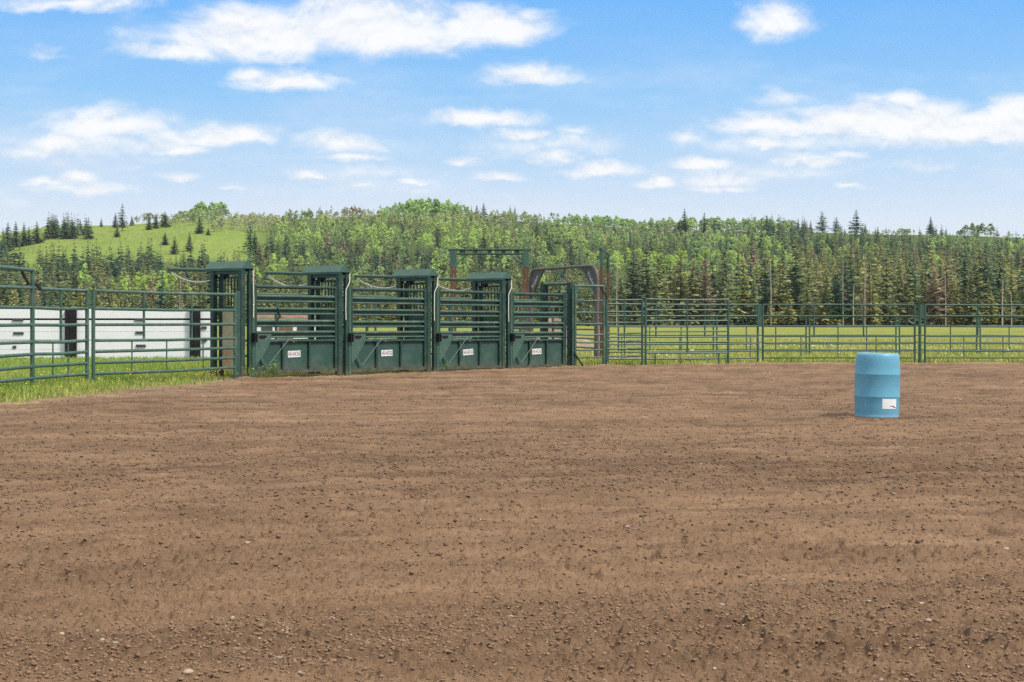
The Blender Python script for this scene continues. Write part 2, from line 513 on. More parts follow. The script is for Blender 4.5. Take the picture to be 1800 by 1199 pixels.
# loose clods and pebbles lying on the floor
def ico():
    t = (1 + 5 ** .5) / 2
    v = np.array([(-1, t, 0), (1, t, 0), (-1, -t, 0), (1, -t, 0), (0, -1, t), (0, 1, t), (0, -1, -t), (0, 1, -t), (t, 0, -1), (t, 0, 1), (-t, 0, -1), (-t, 0, 1)], float)
    f = np.array([(0, 11, 5), (0, 5, 1), (0, 1, 7), (0, 7, 10), (0, 10, 11), (1, 5, 9), (5, 11, 4), (11, 10, 2), (10, 7, 6), (7, 1, 8), (3, 9, 4), (3, 4, 2), (3, 2, 6), (3, 6, 8), (3, 8, 9), (4, 9, 5), (2, 4, 11), (6, 2, 10), (8, 6, 7), (9, 8, 1)])
    return v / np.linalg.norm(v[0]), f


IV, IF = ico()


def scatter_lumps(name, n, dmin, dmax, smin, smax, colf, mat, power=4.0, wide=.42, fade=(0, 1)):
    n = int(n * 1.5); d = 1 / RNG.uniform(1 / dmax, 1 / dmin, n * 2)
    x = RNG.uniform(-wide, wide, n * 2) * d
    ok = (sdist(x, d) < -.3) & (RNG.random(n * 2) < sstep(fade[0], fade[1], d))
    rr = np.hypot(x - 7.0, d + 14.0); th = np.arctan2(x - 7.0, d + 14.0) * rr      # crumbs gather along the harrow passes
    ok &= RNG.random(n * 2) < .38 + .6 * sstep(.45, .62, fbm(th * .16, rr * 1.25, 61, 4, .6))
    x, d = x[ok][:n], d[ok][:n]; n = len(x)
    s = smin + (smax - smin) * RNG.random(n) ** power
    V = IV[None] * (1 + RNG.uniform(-.5, .4, (n, 12, 1))) * s[:, None, None] * 1.0
    V = V * np.stack([RNG.uniform(.8, 1.5, n), RNG.uniform(.8, 1.3, n), RNG.uniform(.5, .9, n)], 1)[:, None, :]
    V += np.stack([x, d, floor(x, d, sdist(x, d))[0] + s * .3], 1)[:, None, :]
    T = (IF[None] + (np.arange(n) * 12)[:, None, None]).reshape(-1, 3)
    c = np.repeat(colf(n), 12, 0)
    o = mesh_obj(name, np_mesh(name, V.reshape(-1, 3), None, T, attr=c), mat)
    tag(o, kind='stuff'); return o


M['pebble'] = None
m, nt, out = new_mat('pebble_stone')
a = nt.n('ShaderNodeAttribute', attribute_name='tint').outputs['Color']
bs = nt.n('ShaderNodeBsdfPrincipled', ins={'Base Color': a, 'Roughness': .9}); nt.link(bs.outputs[0], out.inputs[0])
M['pebble'] = m
o = scatter_lumps('dirt_clods', 62000, 5.0, 30, .0022, .0098, lambda n: np.clip(RNG.normal(1.08, .12, (n, 1)), .7, 1.4) * np.array([[.215, .132, .075]]), M['pebble'], 3.0)
tag(o, 'loose brown clods scattered over the harrowed arena dirt', 'dirt clods')
o = scatter_lumps('dirt_crumbs', 60000, 5.2, 54, .004, .0145, lambda n: np.clip(RNG.normal(.97, .20, (n, 1)), .5, 1.5) * np.array([[.185, .114, .064]]), M['pebble'], 1.8, .38, (6.5, 19))
tag(o, 'crumbs of turned soil covering the middle of the arena dirt', 'dirt crumbs')
o = scatter_lumps('pebbles', 300, 5.4, 45, .004, .014, lambda n: np.clip(RNG.normal(1, .2, (n, 1)), .5, 1.4) * np.array([[.38, .30, .23]]), M['pebble'])
tag(o, 'small pale pebbles and straw bits sprinkled over the arena dirt', 'pebbles')

for (px, py, s, lab) in [
        (435, 958, .030, 'pale pinkish stone lying alone in the dirt left of centre'),
        (1269, 1072, .024, 'small cream stone in the dirt below the blue barrel'),
        (1618, 1076, .036, 'flat tan stone half sunk in the dirt at lower right'),
        (1632, 1102, .026, 'smaller brown stone just below the flat tan stone'),
        (1768, 955, .030, 'light brown stone in a furrow near the right edge of the picture'),
        (1102, 932, .024, 'round tan pebble on the dirt between the middle and the barrel'),
        (800, 1051, .022, 'white pebble catching light in the lower middle of the dirt'),
        (330, 1196, .034, 'buff stone at the bottom edge of the dirt, left side')]:
    d = EYE * F / (py - HY)
    b = MB(); rnd = random.Random(px)
    s *= .6
    vs = [Vector(v) * s * (1 + rnd.uniform(-.25, .25)) for v in IV]
    b.add([(v.x * 1.4, v.y * 1.2, v.z * .8) for v in vs], [tuple(f) for f in IF], True)
    st = b.build('stone', M['stone'], None, (ray(px, d), d, float(floor(np.array([ray(px, d)]), np.array([d]), np.array([-5.0]))[0][0]) + s * .35))
    md = st.modifiers.new('round', 'SUBSURF'); md.levels = 1; md.render_levels = 1
    tag(st, lab, 'stone', 'stones lying in the arena dirt')


# ------------------------------------------------------------------ grass
def blades(name, x, y, z, h, w, c, label, cat):
    n = len(x)
    ang = RNG.uniform(0, 2 * math.pi, n); lean = RNG.uniform(.1, .7, n) * h; la = RNG.uniform(0, 2 * math.pi, n)
    dx, dy = np.cos(ang) * w, np.sin(ang) * w
    lx, ly = np.cos(la) * lean, np.sin(la) * lean
    V = np.empty((n, 5, 3))
    V[:, 0] = np.stack([x - dx, y - dy, z], 1); V[:, 1] = np.stack([x + dx, y + dy, z], 1)
    V[:, 2] = np.stack([x - dx * .7 + lx * .35, y - dy * .7 + ly * .35, z + h * .6], 1)
    V[:, 3] = np.stack([x + dx * .7 + lx * .35, y + dy * .7 + ly * .35, z + h * .6], 1)
    V[:, 4] = np.stack([x + lx, y + ly, z + h], 1)
    b = (np.arange(n) * 5)[:, None]
    Q = b + np.array([[0, 1, 3, 2]]); T = b + np.array([[2, 3, 4]])
    o = mesh_obj(name, np_mesh(name, V.reshape(-1, 3), Q, T, attr=np.repeat(c, 5, 0)), M['grass'])
    tag(o, label, cat, kind='stuff'); return o


def gcol(x, y, n, a=(.15, .245, .042), b=(.30, .32, .09)):
    k = np.clip(fbm(x * .8, y * .8, 131, 3) * 1.6 - .35 + RNG.normal(0, .16, n), 0, 1)[:, None]
    return np.array([a]) * (1 - k) + np.array([b]) * k


# thick grass by the left fence
n = 150000
x = RNG.uniform(-13.5, -5.0, n); y = RNG.uniform(25.5, 47, n)
s = sdist(x, y) + (fbm(x * 1.2, y * 1.2, 141, 3) - .5) * 1.3
row_u = (x + 6.1) * .653 + (y - 39.5) * .757; row_v = -(x + 6.1) * .757 + (y - 39.5) * .653
ok = (s > .05 + RNG.random(n) * .5) & (np.abs(x / y) < .42) & ~((row_u > -.5) & (row_v < 1.6))
x, y, s = x[ok], y[ok], s[ok]; n = len(x)
h = (.07 + .20 * RNG.random(n) ** 1.5) * (.35 + .65 * sstep(.1, 1.2, s)) * (.6 + .8 * fbm(x, y, 7, 3))
c = gcol(x, y, n); k = (1 - sstep(.1, .9, s))[:, None] * RNG.random((n, 1)); c = c * (1 - k) + np.array([[.34, .27, .13]]) * k
blades('tall_grass', x, y, land(x, y) - .02, h, .006 + .006 * RNG.random(n), c, 'long bright green grass growing under the pipe fence at left', 'grass')
# lawn between the fence and the white boards
n = 90000
y = RNG.uniform(40, 60, n); x = RNG.uniform(-.36, -.10, n) * y
row_u = (x + 6.1) * .653 + (y - 39.5) * .757; row_v = -(x + 6.1) * .757 + (y - 39.5) * .653
ok = (sdist(x, y) > 1.0) & ((row_v > 1.8) | (row_u < -.6)); x, y = x[ok], y[ok]; n = len(x)
blades('lawn_grass', x, y, land(x, y) - .02, .05 + .16 * RNG.random(n) ** 2, .010 + .008 * RNG.random(n), gcol(x, y, n), 'shorter green grass in front of the white board wall', 'grass')
# thin strip and meadow beyond the right fence
n = 120000
y = 1 / RNG.uniform(1 / 120, 1 / 47.5, n); x = RNG.uniform(-.02, .36, n) * y
s = sdist(x, y) + (fbm(x * 1.2, y * 1.2, 151, 3) - .5) * .9
ok = s > .1 + RNG.random(n) * .4; x, y, s = x[ok], y[ok], s[ok]; n = len(x)
h = (.05 + .15 * RNG.random(n) ** 2) * (.5 + .5 * sstep(.1, 1.0, s)) * (.5 + fbm(x * .6, y * .6, 17, 3))
c = gcol(x, y, n, (.20, .26, .055), (.42, .37, .12))
blades('meadow_grass', x, y, land(x, y) - .02, h, .010 + .010 * RNG.random(n), c, 'yellow green meadow grass growing behind the right pipe fence', 'grass')


# flower heads: little six-sided discs with a domed middle
def flowers(name, x, y, z, r, c, label):
    n = len(x); k = 6
    A = np.arange(k) * 2 * math.pi / k
    V = np.empty((n, k + 2, 3))
    for i in range(k):
        V[:, i] = np.stack([x + np.cos(A[i]) * r, y + np.sin(A[i]) * r, z - r * .2], 1)
    V[:, k] = np.stack([x, y, z + r * .5], 1); V[:, k + 1] = np.stack([x, y, z - r * .6], 1)
    b = (np.arange(n) * (k + 2))[:, None, None]
    T = np.array([(i, (i + 1) % k, k) for i in range(k)] + [((i + 1) % k, i, k + 1) for i in range(k)])
    o = mesh_obj(name, np_mesh(name, V.reshape(-1, 3), None, (T[None] + b).reshape(-1, 3), attr=np.repeat(c, k + 2, 0)), M['pebble'])
    tag(o, label, 'flowers', kind='stuff')


n = 270
y = RNG.uniform(27, 40, n); x = RNG.uniform(-10.5, -5.8, n)
s = sdist(x, y); row_u = (x + 6.1) * .653 + (y - 39.5) * .757
ok = (s > .4) & (row_u < -.5); x, y = x[ok], y[ok]; n = len(x)
x2 = RNG.normal(-6.75, .22, 26); y2 = RNG.normal(38.3, .35, 26); x = np.r_[x, x2]; y = np.r_[y, y2]; n = len(x)
flowers('dandelions', x, y, land(x, y) + RNG.uniform(.12, .26, n), RNG.uniform(.016, .032, n), np.array([[.75, .55, .03]]) * RNG.uniform(.7, 1.1, (n, 1)), 'yellow dandelion heads dotted through the grass at left')
n = 2600
y = 1 / RNG.uniform(1 / 330, 1 / 56, n); x = RNG.uniform(-.06, .36, n) * y
cl_ = vnoise(x * .35, y * .18, 171); ok = cl_ > .52; x, y = x[ok], y[ok]; n = len(x)
flowers('seed_heads', x, y, land(x, y) + RNG.uniform(.10, .22, n), RNG.uniform(.02, .065, n), np.array([[.62, .58, .47]]) * RNG.uniform(.7, 1.1, (n, 1)), 'whitish seed heads in patches across the yellow green meadow')


def weed(px, d, h, seed, lab):
    rnd = random.Random(seed); x = ray(px, d); z0 = land1(x, d)
    r_ = empty('weed', (x, d, z0))
    st = MB(); lf = MB()
    for k in range(rnd.randint(4, 6)):
        a = rnd.uniform(0, 6.28); ln = h * rnd.uniform(.6, 1); tip = Vector((math.cos(a) * ln * .35, math.sin(a) * ln * .35, ln))
        st.tube([(0, 0, 0), tip * .5 + Vector((0, 0, ln * .08)), tip], [.006, .005, .002], 5)
        for j in range(9):
            p = tip * rnd.uniform(.2, 1.02); b = rnd.uniform(0, 6.28); L = h * rnd.uniform(.12, .24)
            dv = Vector((math.cos(b), math.sin(b), rnd.uniform(.1, .8))).normalized() * L; sd_ = Vector((-math.sin(b), math.cos(b), 0)) * L * .22
            lf.add([p, p + dv * .5 + sd_, p + dv, p + dv * .5 - sd_], [(0, 1, 2, 3)])
    st.build('stem', M['weedstem'], r_); o_ = lf.build('foliage', M['leaf_obj'], r_); o_.color = (.13, .20, .055, 1)
    tag(r_, lab, 'weed', 'weeds along the chute gates')


M['weedstem'] = plain('weed_stem', (.16, .2, .07), .8, .2, .2)
weed(433, 39.0, .27, 1, 'short green weed at the foot of the tower post left of the first gate')
weed(441, 39.1, .30, 2, 'leafy weed right of the shorter one by the first hinge post')
weed(464, 39.5, .36, 3, 'bushy weed against the left end of the first chute gate')
weed(472, 39.7, .30, 4, 'slim weed between the bushy and the tallest weed of the first gate')
weed(481, 39.9, .44, 5, 'tallest thin weed in front of the first chute gate')
weed(786, 44.2, .24, 6, 'small weed at the left foot of the third chute gate')
weed(1196, 49.9, .34, 7, 'dark leafy weed under the free standing panel on the right')
weed(1276, 50.3, .40, 8, 'tall weed at the right end of the free standing panel')

# ------------------------------------------------------------------ pipe fencing
SPEC = [1.91, 1.56, 1.246, .935, .715, .495, .28]


def pipe_panel(name, A, B, dz, label, group, rails=SPEC, mid_up=(), low_up=(), rr=.029, pr=.036, mat=None, cat='fence panel', post_top=None, foot=0.0, plates=()):
    """A, B: (photo column, depth) of its two end posts; dz shifts all rails"""
    mat = mat or M['pipe']
    pa = Vector((ray(*A), A[1], 0)); pb = Vector((ray(*B), B[1], 0))
    root = empty(name, pa); d = pb - pa; L = d.length; root.rotation_euler.z = math.atan2(d.y, d.x)
    top = (rails[0] if post_top is None else post_top) + dz
    za, zb = land1(pa.x, pa.y) - .1, land1(pb.x, pb.y) - .1
    for xx, zz in ((0, za), (L, zb)):
        b = MB(); b.tube([(xx, 0, zz), (xx, 0, top + .012)], pr, 12); b.build('end_post', mat, root)
    for z in rails:
        b = MB(); b.tube([(pr * .5, 0, z + dz), (L * .5, 0, z + dz + random.uniform(-.018, .006)), (L - pr * .5, 0, z + dz)], rr, 10); b.build('rail', mat, root)
        c = MB()
    for f in mid_up:
        b = MB(); b.tube([(L * f, .0, rails[3] + dz), (L * f, 0, rails[0] + dz)], .026, 8); b.build('upright', mat, root)
    for f in low_up:
        b = MB(); b.tube([(L * f, .0, rails[-1] + dz), (L * f, 0, rails[3] + dz)], .015, 8); b.build('upright', mat, root)
    for (x0, x1, z0, z1) in plates:
        b = MB(); b.box(((x0 + x1) / 2, -.03, (z0 + z1) / 2 + dz), (abs(x1 - x0), .012, z1 - z0)); b.build('hinge_plate', mat, root)
    tag(root, label, cat, group)
    return root, L


def frac(A, B, px):
    """share of the way from A to B that shows at a photo column"""
    ax, bx = ray(*A), ray(*B); a = (px - 900) / F
    return (a * A[1] - ax) / ((bx - ax) - a * (B[1] - A[1]))


GP = 'green pipe fence panels round the arena'
A, B = (164, 33.5), (413, 38.2)
pipe_panel('fence_panel', A, B, 0, 'long green pipe panel from the paired posts to the first tower', GP,
           mid_up=[frac(A, B, 253), frac(A, B, 337)], low_up=[frac(A, B, p) for p in (232, 293, 357)], rr=.032, pr=.038)
A, B = (57, 31.0), (153, 33.3)
pipe_panel('fence_panel', A, B, 0, 'short green pipe panel at left next to the tall bow gate', GP,
           mid_up=[frac(A, B, 107)], low_up=[frac(A, B, 93), frac(A, B, 120)], rr=.032, pr=.038)


def bow_gate(A, B, top, label, brace_at, rr=.032, rails=SPEC, swing=True):
    root, L = pipe_panel('walk_gate', A, B, 0, label, 'tall framed walk-through gates in the arena fence', rails=rails, rr=rr, pr=.042, cat='gate', post_top=top)
    b = MB(); b.tube([(-.03, 0, top), (L + .03, 0, top)], .036, 10); b.build('top_bar', M['pipe'], root)
    for (x, sgn) in brace_at:
        b = MB(); b.beam((x, -.03, top - .04), (x + sgn * .28, -.03, top - .33), .03, .05); b.build('brace', M['black'], root)
    return root, L


A, B = (57, 30.8), (-130, 26.0)
root, L = bow_gate(A, B, 2.235, 'tall framed green pipe gate cut off by the left edge of the picture', [])
for (p, q) in (((.42, -.05, 2.2), (.05, -.05, 1.98)), ((-.05, -.04, 2.05), (-.30, .05, 1.90))):
    b = MB(); b.beam(p, q, .03, .05); b.build('brace', M['black'], root)
A, B = (1011, 48.4), (1061, 48.9)
root, L = bow_gate(A, B, 2.32, 'tall framed green pipe gate beside the last chute', [], rr=.025)
for (p, q) in (((L - .12, -.03, 2.28), (L + .11, -.03, 1.96)), ((.0, -.02, 2.12), (.14, -.02, 2.3))):
    b = MB(); b.beam(p, q, .03, .045); b.build('brace', M['black'] if p[0] > .1 else M['pipe'], root)
b = MB(); b.beam((-.06, -.04, .42), (.2, -.1, .04), .03, .04); b.build('foot_brace', M['black'], root)
b = MB(); b.tube([(-.08, 0, -.05), (-.08, 0, 2.3)], .03, 10); b.build('latch_post', M['pipe'], root)

A, B = (1066, 49.0), (1129, 49.5)
pipe_panel('fence_panel', A, B, .03, 'short green pipe panel right of the tall framed gate by the chutes', GP, mid_up=[.5], low_up=[.5], rr=.025, pr=.034, mat=M['pipe_dark'])
A, B = (1068, 50.2), (1332, 52.2)
pipe_panel('fence_panel', A, B, -.085, 'long green pipe panel behind the free standing panel', GP,
           mid_up=[frac(A, B, 1153), frac(A, B, 1239)], low_up=[frac(A, B, p) for p in (1093, 1195, 1260, 1319)], rr=.025, pr=.034, mat=M['pipe_dark'], plates=[(5.0, 4.82, 1.25, 1.9)] if False else ())
A, B = (1341, 52.35), (1608, 52.5)
pipe_panel('fence_panel', A, B, -.085, 'long green pipe panel directly behind the blue barrel', GP,
           mid_up=[frac(A, B, 1431), frac(A, B, 1518)], low_up=[frac(A, B, p) for p in (1408, 1473, 1540)], rr=.025, pr=.034, mat=M['pipe_dark'], plates=[(-.17, -.035, 1.25, 1.9)])
A, B = (1626, 52.5), (1894, 52.6)
pipe_panel('fence_panel', A, B, -.085, 'long green pipe panel right of the blue barrel, running off the picture', GP,
           mid_up=[frac(A, B, 1719), frac(A, B, 1805)], low_up=[frac(A, B, p) for p in (1694, 1763, 1830)], rr=.025, pr=.034, mat=M['pipe_dark'], plates=[(-.15, -.035, 1.5, 1.9)])
b = MB(); x = ray(1617, 52.5); b.tube([(0, 0, -.1), (0, 0, 1.83)], .05, 12)
tag(b.build('gate_post', M['pipe_dark'], None, (x, 52.5, 0)), 'single thick green post between the two fence panels right of the barrel', 'post')

# free standing six-bar panel in front of the fence
A, B = (1135, 49.0), (1280, 49.9)
root, L = pipe_panel('stock_panel', A, B, 0, 'free standing green six bar panel on short feet, leaning against the fence line', 'loose stock panels', rails=[1.95, 1.64, 1.33, 1.02, .71, .40], rr=.024, pr=.033, mat=M['pipe_dark'], cat='stock panel')
b = MB(); b.tube([(L * .5, 0, .4), (L * .5, 0, 1.95)], .028, 8); b.build('upright', M['pipe_dark'], root)
for f in (.11, .88):
    b = MB(); b.tube([(L * f, -.02, -.05), (L * f, -.02, .4)], .024, 8); b.build('leg', M['pipe_dark'], root)

# lower fence of the pen behind
GB = 'lower green panels of the pen behind the arena'
LOW = [1.49, 1.14, .79, .52, .25]
BX = [1084, 1257, 1420, 1578, 1720, 1880]
LB = ['low green pen panel seen behind the free standing panel', 'low green pen panel behind the paired posts left of the barrel', 'low green pen panel behind the fence left part of the barrel panel',
      'low green pen panel behind the single thick post', 'low green pen panel at the right edge behind the fence']
for i in range(5):
    A, B = (BX[i] + 3, 64.0), (BX[i + 1] - 3, 64.0)
    r_, L = pipe_panel('pen_panel', A, B, 0, LB[i], GB, rails=LOW, rr=.022, pr=.03, mat=M['pipe_dark'], cat='fence panel')
    for f in (.33, .66):
        b = MB(); b.tube([(L * f, 0, LOW[-1]), (L * f, 0, LOW[1])], .022, 8); b.build('upright', M['pipe_dark'], r_)

# ------------------------------------------------------------------ the four bucking chutes
P0 = Vector((-6.096, 39.5, 0)); RV = Vector((7.76, 9.0, 0)); ROWL = RV.length; RU = RV.normalized()
TH = math.atan2(RU.y, RU.x)
UT = [0, .259 * ROWL, .5235 * ROWL, .7697 * ROWL, ROWL]
ORD = ['first', 'second', 'third', 'fourth']
WHERE = ['next to the grass and the rust-stained sheet', 'between the stained tower and the third tower', 'in front of the rusty overhead frame', 'nearest the brown arch']


def rail_pair(mb, x0, x1, zt, zb, y=0.0):
    mb.tube([(x0, y, zt), (x1, y, zt)], .034, 10)
    mb.tube([(x0, y, zb), (x1, y, zb)], .026, 10)
    mb.box(((x0 + x1) / 2, y + .030, (zt + zb) / 2), (x1 - x0, .008, zt - zb), mi=1)  # recess plate takes the darker green, putting the gap's shade into its colour


def chute(i):
    u0, u1 = UT[i], UT[i + 1]
    p = P0 + RU * u0; g = land1(p.x, p.y)
    root = empty('bucking_chute', (p.x, p.y, .035 - .02 * i), TH)
    tag(root, f'{ORD[i]} green bucking chute from the left, {WHERE[i]}', 'bucking chute', 'green bucking chutes in a row')
    G = M['green']
    # tower posts
    for (x, y, w) in ((-.21, 0, .115), (.02, .0, .085), (-.21, 1.0, .115), (.02, 1.0, .085)):
        b = MB(); b.box((x, y, 1.2), (w, w, 2.58)); b.build('tower_post', G, root)
    # head beams under the roof
    b = MB()
    for x in (-.21, .02): b.box((x, .5, 2.42), (.06, .88, .10))
    for y in (0, 1.0): b.box((-.095, y, 2.40), (.115, .05, .08))
    b.build('head_frame', G, root)
    # gabled cap
    b = MB()
    prof = [(-.285, 2.45), (-.285, 2.505), (-.12, 2.675), (-.07, 2.675), (.09, 2.505), (.09, 2.45), (.075, 2.45), (.075, 2.495), (-.27, 2.495), (-.27, 2.45)]
    b.prism(prof, lambda a, z, t: (a, t, z), 1.26, -.08)
    b.prism([(-.27, 2.497), (-.12, 2.662), (-.07, 2.662), (.075, 2.497)], lambda a, z, t: (a, t, z), -.06, -.075)
    b.build('roof_cap', M['roof'], root)
    # overhead track for the sliding gate
    b = MB(); b.tube([(-.095, .15, 2.44), (-.095, 2.75, 2.535)], .045, 10)
    b.box((-.095, 2.79, 2.50), (.05, .09, .12)); b.build('slide_track', M['pipe'], root)
    b = MB(); b.box((-.095, 1.12, 2.36), (.12, .16, .12)); b.tube([(-.095, 1.1, 2.30), (-.095, 1.25, 2.24)], .025, 8); b.box((-.095, .78, 2.35), (.16, .2, .16)); b.build('roller', M['black'], root)
    b = MB(); b.tube([(-.19, .82, 2.35), (-.21, .82, 2.35)], .03, 10); b.build('roller_wheel', M['signwhite'], root)
    # the sliding gate itself
    sg = MB()
    for y in (.14, .86): sg.box((-.095, y, 1.24), (.06, .075, 2.2))
    for z in (2.29, 1.60): sg.box((-.095, .5, z), (.05, .66, .05))
    sgo = sg.build('slide_gate', G, root)
    for y in (.27, .385, .50, .615, .73):
        b = MB(); b.tube([(-.095, y, 1.62), (-.095, y, 2.28)], .014, 8); b.build('bar', M['black'], sgo)
    b = MB(); b.box((-.095, .5, .86), (.012, .65, 1.44)); o = b.build('sheet', M['stained'] if i == 0 else M['sheet'], sgo)
    if i == 0: o['label'] = 'tan sheet streaked with rust'
    # hinge post
    W0 = .17; W1 = (u1 - u0) - .36
    b = MB(); b.tube([(.105, -.03, -.06), (.105, -.03, 2.14)], .045, 12); b.build('hinge_post', M['pipe'], root)
    b = MB(); b.box((W1 + .09, .0, 1.05), (.06, .09, 2.2)); b.build('slam_post', G, root)
    # front gate
    b = MB()
    for x in (W0, W1): b.box((x, -.02, 1.10), (.065, .075, 2.08))
    b.tube([(W0, -.02, 2.085), (W1, -.02, 2.085)], .042, 12)
    b.tube([(W0, -.02, .81), (W1, -.02, .81)], .036, 10)
    b.box(((W0 + W1) / 2, -.02, .10), (W1 - W0, .07, .07))
    gate = b.build('front_gate', G, root)
    rp = MB()
    for zt, zb in ((1.865, 1.745), (1.57, 1.455), (1.28, 1.165), (1.02, .905)): rail_pair(rp, W0 + .03, W1 - .03, zt, zb, -.02)
    rp.build('gate_bars', [M['pipe'], M['green']], gate)
    b = MB(); b.box(((W0 + W1) / 2, .012, .455), (W1 - W0 - .05, .008, .70)); b.build('kick_sheet', M['sheet'], gate)
    Wd = W1 - W0
    for f in (.335, .665):
        b = MB(); b.box((W0 + Wd * f, -.022, .455), (.055, .06, .64)); b.build('stile', G, gate)
    # latch plate: wide at the top, tapering to a point, with a slot
    b = MB(); fn = lambda a, z, t: (W0 + a, t, z)
    b.prism([(-.03, .985), (.47, .985), (.46, .945), (-.03, .945)], fn, -.062, -.072)
    b.prism([(-.03, .944), (.09, .944), (.09, .86), (-.03, .86)], fn, -.062, -.072)
    b.prism([(.31, .944), (.46, .944), (.45, .86), (.31, .86)], fn, -.062, -.072)
    b.prism([(-.03, .859), (.45, .859), (.43, .78), (.17, .43), (-.03, .22)], fn, -.062, -.072)
    b.prism([(.13, .46), (.19, .45), (.36, .20), (.28, .20)], fn, -.050, -.060)
    b.build('latch_plate', M['latch'], gate)
    b = MB(); b.box((W0 + .20, -.045, .90), (.20, .02, .08)); b.box((W0 + .16, -.058, .915), (.10, .015, .03), rot=Matrix.Rotation(.5, 3, 'Y')); b.build('latch_slot', M['black'], gate)
    b = MB(); b.box((.105, -.10, .90), (.10, .10, .22)); b.tube([(.105, -.165, .82), (.105, -.165, .98)], .018, 8); b.tube([(.16, -.13, .88), (.16, -.13, .96)], .02, 8); b.build('latch', M['black'], root)
    # maker's plate
    b = MB(); sx = W0 + Wd * .485; b.box((0, 0, 0), (.40, .008, .155))
    vs, fs = text_geo('HI-HOG', .138)
    xs = [v[0] for v in vs]; k = .36 / (max(xs) - min(xs))
    b.add([(v[0] * k, -.0075, v[1] * 1.02) for v in vs], fs, mi=1)
    s_ = b.build('sign_plate', [M['signwhite'], M['letterworn'] if i == 3 else M['letterdark']], gate, (sx, .0, .50)); s_.rotation_euler.y = (-.03, -.02, -.05, -.03)[i]
    # far side of the chute
    b = MB()
    for z in (1.93, 1.56, 1.19, .82, .45): b.tube([(.1, 1.0, z), (u1 - u0 - .3, 1.0, z)], .03, 8)
    for x in (.9, 1.75): b.box((x, 1.03, 1.0), (.06, .05, 2.0))
    b.build('back_panel', M['pipe'], root)
    # ---- ropes
    Mw = Matrix.Translation(root.location) @ Matrix.Rotation(TH, 4, 'Z')
    def rope(pts, r, mat, lab, grp):
        o0 = Mw @ Vector(pts[0]); b = MB(); b.tube([Mw @ Vector(q) - o0 for q in pts], r, 6)
        tag(b.build('rope', mat, None, o0), lab, 'rope', grp)
    a, e = Vector((-.095, 2.80, 2.50)), Vector((-.095, 1.18, 2.26)); pts = []
    sag = (.15, .19, .16, .17)[i]
    for k in range(13):
        t = k / 12; q = a.lerp(e, t); q.z -= 4 * sag * t * (1 - t); pts.append(q)
    rope(pts, .019, M['rope'], f'pale rope sagging under the overhead track of the {ORD[i]} chute tower', 'pale pull ropes under the tracks')
    if i == 0: pts = [(.07, -.09, 2.47), (.06, -.10, 2.0), (.07, -.10, 1.75), (.06, -.10, 1.36)]
    else: pts = [(.07, -.09, 2.47), (.02, -.13, 2.25), (-.10, -.13, 2.07), (-.11, -.13, 1.6), (-.10, -.13, 1.33)]
    rope(pts, .012, M['rope'], f'pale rope hanging down the front post of the {ORD[i]} chute tower', 'pale ropes hanging on the tower fronts')
    rope([(W0 + 1.18, -.07, .78), (W0 + 1.02, -.07, .86), (W0 + .80, -.075, .66), (W0 + .55, -.075, .42), (W0 + .34, -.07, .22)], .0045, M['twine'], f'thin grey cord slanting across the kick sheet of the {ORD[i]} chute gate', 'thin cords on the chute gates')
    if i == 0:
        b = MB(); o0 = Mw @ Vector((W0 + .62, -.06, 1.60))
        pts = [(W0 + .66, -.065, 1.61), (W0 + .68, -.07, 1.50), (W0 + .72, -.075, 1.40), (W0 + .64, -.075, 1.30), (W0 + .58, -.075, 1.20)]
        b.tube([Mw @ Vector(q) - o0 for q in pts], [.012, .018, .03, .018, .01], 6)
        b.tube([Mw @ Vector(q) - o0 for q in ((W0 + .70, -.08, 1.44), (W0 + .76, -.085, 1.36), (W0 + .80, -.08, 1.37))], .01, 6)
        tag(b.build('strap', M['black'], None, o0), 'black knotted strap tied round a bar of the first chute gate', 'strap')


for i in range(4): chute(i)

# plain frame that closes the row
p = P0 + RU * UT[4]
root = empty('end_frame', (p.x, p.y, 0), TH)
tag(root, 'plain green steel frame without a roof closing the row of chutes', 'steel frame')
for (y, w) in ((0, .13), (1.0, .12)):
    b = MB(); b.box((-.02, y, 1.15), (w, w, 2.54)); b.build('post', M['green'], root)
b = MB(); b.tube([(-.02, .02, 2.38), (-.02, .98, 2.38)], .05, 10); b.build('top_bar', M['pipe'], root)
b = MB(); b.box((-.02, .86, 1.2), (.05, .07, 2.3)); b.build('inner_post', M['black'], root)
b = MB(); b.box((.16, .0, 1.1), (.05, .09, 2.3)); b.build('side_post', M['pipe'], root)

# the channel post and scrap plate beside the first tower
b = MB(); b.box((0, 0, 1.0), (.09, .07, 2.0)); b.box((.0, -.04, .5), (.05, .02, .9))
tag(b.build('channel_post', M['latch'], None, (ray(418, 38.9), 38.9, 0)), 'weathered bolted channel post between the pipe panel and the first tower', 'post')


